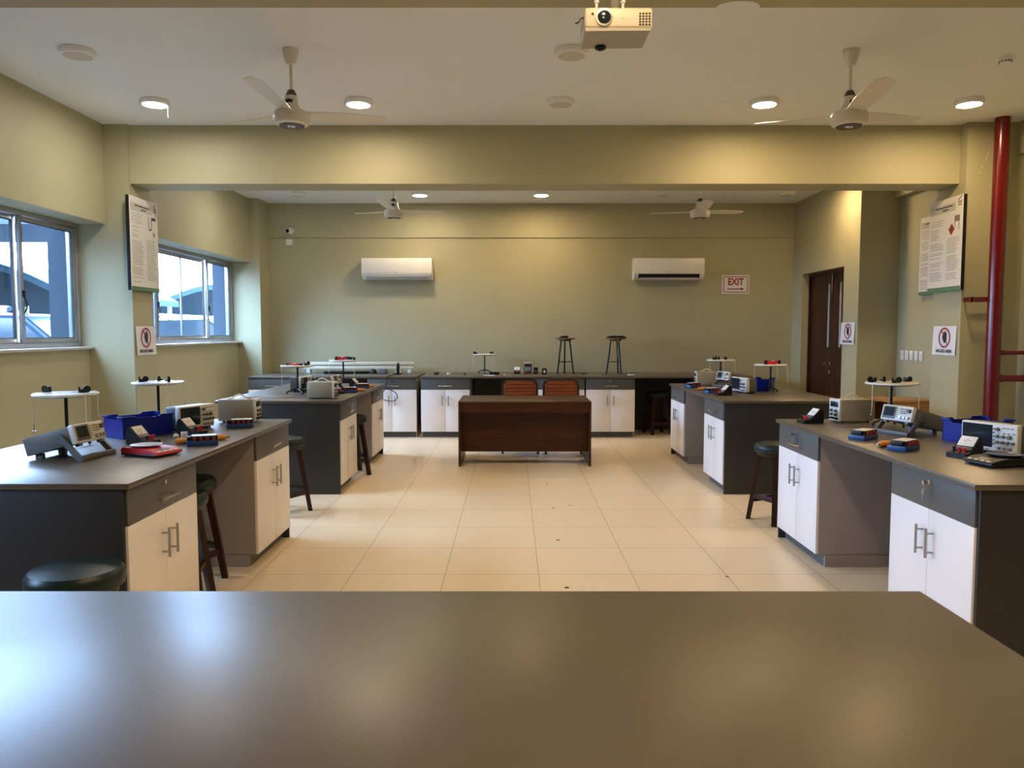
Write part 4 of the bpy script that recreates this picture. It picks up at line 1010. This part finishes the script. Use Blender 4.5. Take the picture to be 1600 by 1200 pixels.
def make_scale(body, name_l):
    t = thing('digital_scale', '', 'scale')
    b = MB(); b.prism([(-0.13, 0.018), (-0.125, 0.026), (-0.06, 0.040), (0.11, 0.044), (0.125, 0.034), (0.125, 0.014), (-0.13, 0.012)], 'x', -0.085, 0.085); b.build('body', body, t)
    b = MB(); b.box(-0.088, 0.088, -0.115, 0.122, 0.004, 0.016, 0.004); b.build('base', BLACK, t)
    for x in (-0.07, 0.07):
        for y in (-0.095, 0.10): k = MB(); k.cyl((x, y, 0), (x, y, 0.006), 0.008, seg=12); k.build('foot', BLACK, t)
    p = MB(); p.lathe([(0, 0.050), (0.076, 0.050), (0.080, 0.054), (0.076, 0.052), (0, 0.053)], c=(0, 0.035, 0), seg=40); p.lathe([(0, 0.040), (0.03, 0.040), (0.03, 0.051), (0, 0.051)], c=(0, 0.035, 0), seg=20); p.build('pan', mat('pan_'+name_l, (0.55, 0.50, 0.52) if name_l == 'red' else (0.03, 0.03, 0.03), 0.25, noise=0.02), t)
    a = math.atan2(0.014, 0.065); M = Matrix.Translation((0, -0.125, 0.026)) @ Matrix.Rotation(a, 4, 'X')
    d = MB(); d.box(-0.03, 0.03, 0.022, 0.052, -0.002, 0.0015, M=M); d.build('display', mat('lcd_green', (0.16, 0.16, 0.12), 0.3, noise=0.02), t)
    for i in range(4):
        k = MB(); k.box(-0.066+0.036*i, -0.044+0.036*i, 0.004, 0.015, -0.001, 0.003, 0.001, M=M); k.build('button', CREAM, t)
    return t
place('scale_r', lambda: make_scale(RED, 'red'), (-1.925, 4.085, Z), 68, 'red digital scale with oval pan on the window-side front bench')
place('scale_b', lambda: make_scale(BLACK, 'black'), (2.40, 3.77, Z), -76, 'black digital scale with four pale buttons near the red pipe')
def make_kit():
    t = thing('component_box', '', 'component box')
    b = MB(); b.box(-0.085, 0.085, -0.052, 0.052, 0, 0.030, 0.004); b.build('base', BLUED, t)
    b = MB(); b.box(-0.062, 0.082, -0.045, 0.045, 0.029, 0.056, 0.002); b.build('upper_block', BLACK, t)
    b = MB(); b.box(-0.083, -0.062, -0.030, 0.030, 0.029, 0.052, 0.002); b.build('side_socket', BLACK, t)
    for i in range(4):
        k = MB(); k.cyl((-0.042+0.034*i, -0.047, 0.031), (-0.042+0.034*i, -0.047, 0.051), 0.009, seg=14); k.build('red_post', REDD, t)
    b = MB(); b.box(-0.055, 0.075, -0.038, 0.038, 0.056, 0.0575); b.build('top_label', LABEL, t)
    return t
KG = 'blue based component boxes'
def kit(x, y, rz, lab): place('kit', make_kit, (x, y, Z), rz, lab, KG)
kit(2.150, 4.69, 38, 'blue based component box without a tool beside it, near the red pipe')
kit(2.175, 4.25, 38, 'blue based component box with a yellow-orange handle beside it near the red pipe')
kit(-1.795, 4.44, 22, 'blue based component box between two orange handles on the window-side front bench')
kit(-1.865, 5.26, 15, 'blue based component box in front of the beige power supply by the windows')
kit(-1.755, 8.30, 15, 'blue based component box nearest the corner of the window-side back bench')
kit(-1.735, 8.88, 15, 'blue based component box further along the window-side back bench, beside the farthest orange handle')
kit(2.12, 9.02, 30, 'blue based component box in front of the far power supply on the door-side bench')
kit(2.13, 8.20, 25, 'blue based component box touching the meter on the door-side back bench')
def make_tool():
    t = thing('hand_tool', '', 'tool')
    b = MB(); M = Matrix.Translation((0, 0, 0.0175)) @ Matrix.Rotation(R(90), 4, 'Y')
    b.lathe([(0, -0.05), (0.011, -0.048), (0.0165, -0.035), (0.0175, 0.0), (0.0165, 0.035), (0.012, 0.048), (0, 0.05)], M=M, seg=20); b.build('handle', ORANGE, t)
    b = MB(); b.cyl((0.048, 0, 0.0175), (0.066, 0, 0.0175), 0.007, seg=12); b.build('neck', STEEL, t)
    return t
TG = 'tools with short orange handles'
def tool(x, y, rz, lab): place('tool', make_tool, (x, y, Z), rz, lab, TG)
tool(2.122, 4.36, -150, 'short yellow-orange tool handle beside the component box near the red pipe')
tool(-1.915, 4.47, 20, 'orange tool handle at the window end of the component box by the red scale')
tool(-1.775, 4.63, 15, 'orange tool handle at the aisle end of the component box by the red scale')
tool(-1.665, 8.45, 12, 'orange tool handle nearer the corner of the window-side back bench')
tool(-1.675, 9.05, 12, 'orange tool handle farther from the corner of the window-side back bench')
tool(2.125, 8.60, 0, 'bright orange tool handle between two component boxes on the door-side bench')
# small bits by the windows
o = tag(MB().lathe([(0, 0), (0.018, 0), (0.020, 0.035), (0.017, 0.035), (0.016, 0.004), (0, 0.004)], seg=20).build('plastic_cup', PAPER), 'tiny white plastic cup between the blue bin and the meter', 'cup'); o.location = (-2.03, 4.745, Z)
b = MB(); bmesh.ops.create_icosphere(b.bm, subdivisions=2, radius=0.016)
for v in b.bm.verts: v.co *= random.uniform(0.75, 1.1)
o = tag(b.build('paper_scrap', PAPER, smooth=False), 'crumpled white scrap at the corner of the blue bin by the windows', 'scrap'); o.location = (-2.06, 4.70, Z+0.0155)
# keys in drawer locks
def make_key():
    t = thing('key_ring', '', 'keys')   # hangs in front of a lock; lock face at local y=0
    b = MB(); b.cyl((0, -0.022, 0), (0, -0.006, 0), 0.0035, seg=10); b.cyl((0, -0.030, 0.0), (0, -0.020, 0.0), 0.012, seg=16); b.build('lock_key', CHROME, t)
    b = MB(); b.tube([(0.013*math.cos(q), -0.026, -0.018+0.013*math.sin(q)) for q in [2*PI*i/16 for i in range(16)]], 0.0014, 6, closed=True); b.build('ring', CHROME, t)
    b = MB(); b.prism([(-0.010, -0.032), (0.008, -0.030), (0.012, -0.050), (0.004, -0.058), (0.004, -0.085), (-0.003, -0.085), (-0.005, -0.058), (-0.013, -0.052)], 'y', -0.029, -0.026); b.build('spare_key', STEEL, t)
    return t
def key(x, y, rz, lab): place('key', make_key, (x, y, 0.833), rz, lab, 'keys left in drawer locks')
key(1.999, 3.27+0.018+CABW/2, -90, 'keys hanging from the drawer lock below the black digital scale')
key(1.999, 5.77-0.018-CABW/2, -90, 'keys hanging from the keyed drawer nearest the stool beside the red pipe')
key(-1.624, 7.285+0.018+CABW/2, 90, 'keys in the drawer lock under the supply of the window-side back bench')
key(-1.624, 9.76-0.018-CABW/2, 90, 'keys in the far drawer of the window-side back bench, by the looped cable')

# ================================================================ BACK COUNTER ITEMS
t = thing('linear_track', 'long cream rail of two parallel bars on the back counter by the corner', 'track', (-2.42, 12.22, Z))
b = MB(); b.box(-0.87, 0.87, -0.03, 0.03, 0.13, 0.175, 0.003); b.build('upper_bar', CREAM, t)
b = MB(); b.box(-0.87, 0.87, -0.045, 0.03, 0.065, 0.105, 0.003); b.build('lower_bar', CREAM, t)
b = MB(); b.box(-0.86, 0.86, -0.02, 0.02, 0.105, 0.13); b.build('web', BEIGED, t)
for x in (-0.80, 0.80):
    b = MB(); b.box(x-0.03, x+0.03, -0.04, 0.04, 0.0, 0.066, 0.004); b.build('foot', PANEL, t)
t = thing('blower_hose', 'dark ribbed hose lying on the back counter in front of the cream rail', 'hose', (-2.62, 11.95, Z))
b = MB(); b.tube([(-0.30, 0, 0.022), (-0.15, 0.02, 0.022), (0.05, -0.02, 0.022), (0.25, 0.02, 0.022), (0.40, 0.06, 0.022)], [0.021, 0.022, 0.021, 0.022, 0.021], 12); b.build('hose', BLACK, t)
b = MB(); b.lathe([(0, 0), (0.05, 0), (0.052, 0.03), (0.04, 0.06), (0.02, 0.075), (0, 0.075)], c=(0.46, 0.07, 0), seg=20); b.build('nozzle', BLACK, t)
t = thing('timer_box', 'small grey box with a wire on the back counter under the cream rail', 'box', (-2.00, 11.95, Z))
b = MB(); b.box(-0.065, 0.065, -0.04, 0.04, 0, 0.075, 0.004); b.build('case', GREYD, t)
b = MB(); b.box(-0.05, 0.035, -0.042, -0.039, 0.02, 0.062); b.build('front_plate', GREYP, t)
b = MB(); b.tube([(-0.064, 0, 0.02), (-0.10, 0, 0.006), (-0.20, 0.02, 0.004), (-0.33, -0.03, 0.004)], 0.004, 6); b.build('wire', BLACK, t)
t = thing('sensor_stand', 'black tapered stand with white sides beside the cable on the back counter', 'stand', (-1.745, 11.80, Z))
b = MB(); b.prism([(-0.055, 0), (0.055, 0), (0.05, 0.02), (-0.05, 0.02)], 'y', -0.04, 0.04); b.build('base', BLACK, t)
b = MB(); b.prism([(-0.045, 0.02), (0.045, 0.02), (0.018, 0.115), (-0.018, 0.115)], 'y', -0.03, 0.03); b.build('side_cover', PANEL, t)
b = MB(); b.prism([(-0.022, 0.02), (0.022, 0.02), (0.024, 0.11), (0.012, 0.175), (-0.006, 0.178), (-0.018, 0.11)], 'y', -0.036, 0.034); b.build('post', BLACK, t)
# looped cable over the counter front
yf = 11.208
P = [(-1.80, 11.74, Z+0.007), (-1.80, 11.6, Z+0.007), (-1.805, 11.30, Z+0.008), (-1.81, yf, Z+0.010), (-1.815, yf-0.008, 0.87), (-1.83, yf-0.008, 0.78), (-1.86, yf-0.008, 0.70), (-1.885, yf-0.008, 0.66), (-1.89, yf-0.008, 0.60), (-1.87, yf-0.008, 0.565), (-1.80, yf-0.008, 0.545), (-1.72, yf-0.008, 0.545), (-1.68, yf-0.008, 0.575), (-1.672, yf-0.008, 0.62), (-1.70, yf-0.008, 0.665), (-1.76, yf-0.008, 0.705), (-1.83, yf-0.009, 0.745), (-1.88, yf-0.008, 0.78)]
def smooth_path(P, k=4):
    P = [Vector(p) for p in P]; out = []
    for i in range(len(P)-1):
        p0, p1, p2, p3 = P[max(i-1, 0)], P[i], P[i+1], P[min(i+2, len(P)-1)]
        for j in range(k):
            u = j/k; out.append(0.5*((2*p1)+(p2-p0)*u+(2*p0-5*p1+4*p2-p3)*u*u+(3*p1-p0-3*p2+p3)*u**3))
    out.append(P[-1]); return out
tag(MB().tube(smooth_path(P), 0.006, 8).build('cable', BLACK), 'black cable looped down over the white doors of the back counter', 'cable')
def bit(name, x, y, lab, cat, m, shape):
    b = MB(); shape(b); o = tag(b.build(name, m), lab, cat); o.location = (x, y, Z); return o
bit('rubber_block', -1.16, 11.80, 'small brown rounded block on the back counter beside the black gap', 'block', BROWN, lambda b: b.box(-0.04, 0.04, -0.03, 0.03, 0, 0.042, 0.014, seg=3))
bit('tape_roll', -0.97, 11.85, 'small cream roll on the back counter above a drawer handle', 'tape', CREAM, lambda b: b.ring(0.018, 0.036, 0, 0.022, seg=24))
bit('eraser', -0.72, 11.72, 'tiny dark eraser sized piece on the back counter', 'eraser', BROWN, lambda b: b.box(-0.018, 0.018, -0.012, 0.012, 0, 0.022, 0.003))
bit('green_sheet', -0.52, 11.56, 'thin green sheet on the counter in front of a force table', 'sheet', GREEN, lambda b: b.box(-0.11, 0.07, -0.06, 0.06, 0, 0.004))
bit('paper_sheet', -0.345, 11.50, 'white sheet of paper on the counter beside the green sheet', 'paper', PAPER, lambda b: b.box(-0.085, 0.085, -0.07, 0.07, 0, 0.005))
bit('glasses_case', -0.27, 11.72, 'low black case on the counter beside the white paper', 'case', BLACK, lambda b: b.box(-0.075, 0.075, -0.035, 0.035, 0, 0.042, 0.010, seg=3))
bit('chalk_piece', -0.105, 11.60, 'tiny pale piece of chalk on the counter above the tan chairs', 'chalk', CREAM, lambda b: b.lathe([(0, 0), (0.016, 0), (0.016, 0.022), (0, 0.022)], seg=14))
def make_mini():
    t = thing('mini_power_supply', 'small upright grey power supply with dark display on the back counter', 'power supply', (0.248, 12.02, Z))
    b = MB(); b.box(-0.062, 0.062, -0.05, 0.10, 0.006, 0.165, 0.005); b.build('case', GREYP, t)
    b = MB(); b.box(-0.064, 0.064, -0.051, 0.10, 0.160, 0.170, 0.002); b.build('top_cover', PANEL, t)
    b = MB(); b.box(-0.05, 0.05, -0.053, -0.049, 0.115, 0.150); b.build('display', SCREEN, t)
    for x in (-0.03, 0.0, 0.03):
        for z in (0.06, 0.088):
            b = MB(); b.cyl((x, -0.062, z), (x, -0.049, z), 0.009, seg=12); b.build('knob', PANEL, t)
    for x in (-0.03, 0.0, 0.03):
        b = MB(); b.cyl((x, -0.066, 0.026), (x, -0.049, 0.026), 0.009, seg=12); b.build('terminal', RED, t)
    b = MB()
    for x in (-0.05, 0.05): b.box(x-0.01, x+0.01, -0.04, 0.09, 0, 0.007)
    b.build('foot_rails', BLACK, t)
make_mini()
t = thing('panel_meter', 'small black upright meter close beside the little grey power supply', 'meter', (0.372, 12.02, Z))
b = MB(); b.box(-0.034, 0.034, -0.03, 0.03, 0, 0.098, 0.004); b.build('case', BLACK, t)
b = MB(); b.box(-0.022, 0.022, -0.032, -0.029, 0.028, 0.056); b.build('face', GREYP, t)
t = thing('panel_meter', 'small black upright meter with white face standing apart near the tall wood topped stand', 'meter', (0.495, 11.80, Z))
b = MB(); b.box(-0.036, 0.036, -0.03, 0.03, 0, 0.092, 0.004); b.build('case', BLACK, t)
b = MB(); b.box(-0.016, 0.016, -0.032, -0.029, 0.024, 0.066); b.build('face', PAPER, t)
def make_stand():
    t = thing('tripod_stand', '', 'stand')
    b = MB(); b.lathe([(0, 0.535), (0.155, 0.535), (0.158, 0.540), (0.158, 0.552), (0.155, 0.556), (0, 0.556)], seg=44); b.build('wooden_top', WOODTOP, t)
    b = MB(); b.lathe([(0, 0.505), (0.08, 0.505), (0.11, 0.535), (0, 0.535)], seg=32); b.build('top_hub', WOODTOP, t)
    for a in (200, 325, 80):
        c, s = math.cos(R(a)), math.sin(R(a))
        l = MB(); l.tube([(0.075*c, 0.075*s, 0.515), (0.14*c, 0.14*s, 0.012)], [0.013, 0.012], 10); lo = l.build('leg', BLACKM, t)
        f = MB(); f.lathe([(0, 0), (0.024, 0), (0.022, 0.010), (0, 0.012)], c=(0.145*c, 0.145*s, 0), seg=16); f.build('foot', BLACKM, lo)
    b = MB(); P = [(0.115*math.cos(R(a)), 0.115*math.sin(R(a)), 0.185) for a in (200, 325, 80)]
    b.tube(P, 0.006, 8, closed=True); b.build('brace', BLACKM, t)
    for a in (175, 5):
        c, s = math.cos(R(a)), math.sin(R(a)); st = MB(); st.tube([(0.1*c, 0.1*s, 0.559), (0.160*c, 0.160*s, 0.556), (0.163*c, 0.163*s, 0.53), (0.163*c, 0.163*s, 0.33)], 0.0018, 6); so = st.build('string', STRING, t)
        w = MB(); w.cyl((0.163*c, 0.163*s, 0.26), (0.163*c, 0.163*s, 0.335), 0.004, seg=8); w.build('weight_hanger', STEEL, so)
    return t
place('stand', make_stand, (0.828, 12.03, Z), 10, 'tall black tripod stand with round wooden top nearer the middle of the back counter', 'wood topped tripod stands')
place('stand', make_stand, (1.615, 12.03, Z), 100, 'tall black tripod stand with round wooden top closer to the brown door', 'wood topped tripod stands')
def pouch(x, lab, rz):
    b = MB(); b.prism([(-0.08, 0.0), (0.06, 0), (0.065, 0.03), (0.03, 0.034), (-0.04, 0.028), (-0.078, 0.008)], 'y', -0.045, 0.045)
    o = tag(b.build('black_pouch', BLACK), lab, 'pouch', 'black pouches on the wooden tops'); o.location = (x, 12.02, Z+0.5565); o.rotation_euler = (0, 0, R(rz))
pouch(0.81, 'black pouch on the wooden top nearer the middle of the back counter', 0)
pouch(1.55, 'black pouch at the window end of the wooden top closer to the brown door', 10)
pouch(1.695, 'black pouch at the door end of the wooden top closer to the brown door', 190)
bit('white_disc', 1.80, 11.62, 'small flat white disc on the counter beside the tripod stand closer to the door', 'disc', LABEL, lambda b: b.lathe([(0, 0), (0.055, 0), (0.055, 0.010), (0, 0.012)], seg=24))
b = MB(); b.cyl((-0.045, 0, 0.006), (0.045, 0.06, 0.006), 0.006, seg=10); o = tag(b.build('marker_pen', BLACK), 'thin black pen lying between the two tall tripod stands', 'pen'); o.location = (1.12, 11.90, Z)
# white cord across the window-side back bench
tag(MB().tube(smooth_path([(-2.70, 7.62, Z+0.004), (-2.5, 7.74, Z+0.004), (-2.36, 7.70, Z+0.004), (-2.22, 7.78, Z+0.004)]), 0.0035, 6).build('thin_cable', STRING), 'thin white cable lying across the window-side back bench', 'cord')
# specks on the floor
sp = ((0.334, 4.60, 0.016, 'dark speck on the tiles closest to the front worktop edge'), (0.344, 5.672, 0.014, 'dark speck on the tiles second from the front worktop edge'),
      (0.367, 6.719, 0.013, 'dark speck on the tiles in the middle of the aisle'), (0.516, 6.819, 0.010, 'small pale brown speck on the tiles next to a dark one'),
      (1.368, 4.812, 0.010, 'dark speck on the tiles toward the pipe-side bench'), (0.36, 7.809, 0.011, 'tiny speck on the tiles just before the desk'))
for x, y, r, lab in sp:
    b = MB(); b.lathe([(0, 0.0006), (r, 0.0006), (r*0.8, 0.003), (0, 0.0035)], seg=14, sy=0.8); o = tag(b.build('floor_speck', BROWN), lab, 'speck', 'dark specks on the floor'); o.location = (x, y, 0)

# ================================================================ LIGHT, WORLD, CAMERA
wld = bpy.data.worlds.new('sky'); SC.world = wld; wld.use_nodes = True
bg = wld.node_tree.nodes['Background']; bg.inputs[0].default_value = (0.87, 0.92, 1.0, 1); bg.inputs[1].default_value = 15.5
for n, y0, y1 in ((1, 4.45, 7.74), (2, 8.55, 11.965), (3, 1.7, 3.1)):
    l = bpy.data.lights.new('window_portal', 'AREA'); l.shape = 'RECTANGLE'; l.size = 1.2; l.size_y = y1-y0
    l.cycles.is_portal = True
    o = bpy.data.objects.new('window_portal', l); COL.objects.link(o); o.location = (-4.52, (y0+y1)/2, 2.01); o.rotation_euler = (0, R(-90), 0)
cam = bpy.data.cameras.new('camera'); cam.sensor_width = 36; cam.lens = 36*1205/1600; cam.clip_start = 0.05
co = bpy.data.objects.new('camera', cam); COL.objects.link(co); co.location = (0, 0, 1.556)
co.rotation_euler = (R(90)-math.atan(82/1205), 0, 0)
SC.camera = co
SC.view_settings.view_transform = 'Standard'; SC.view_settings.look = 'None'; SC.view_settings.gamma = 1.0
SC.view_settings.use_curve_mapping = False
SC.view_settings.exposure = 2.2
cy = SC.cycles
cy.use_denoising = True; cy.max_bounces = 10; cy.diffuse_bounces = 6; cy.glossy_bounces = 4; cy.transparent_max_bounces = 8
cy.sample_clamp_indirect = 6; cy.caustics_reflective = False; cy.caustics_refractive = False
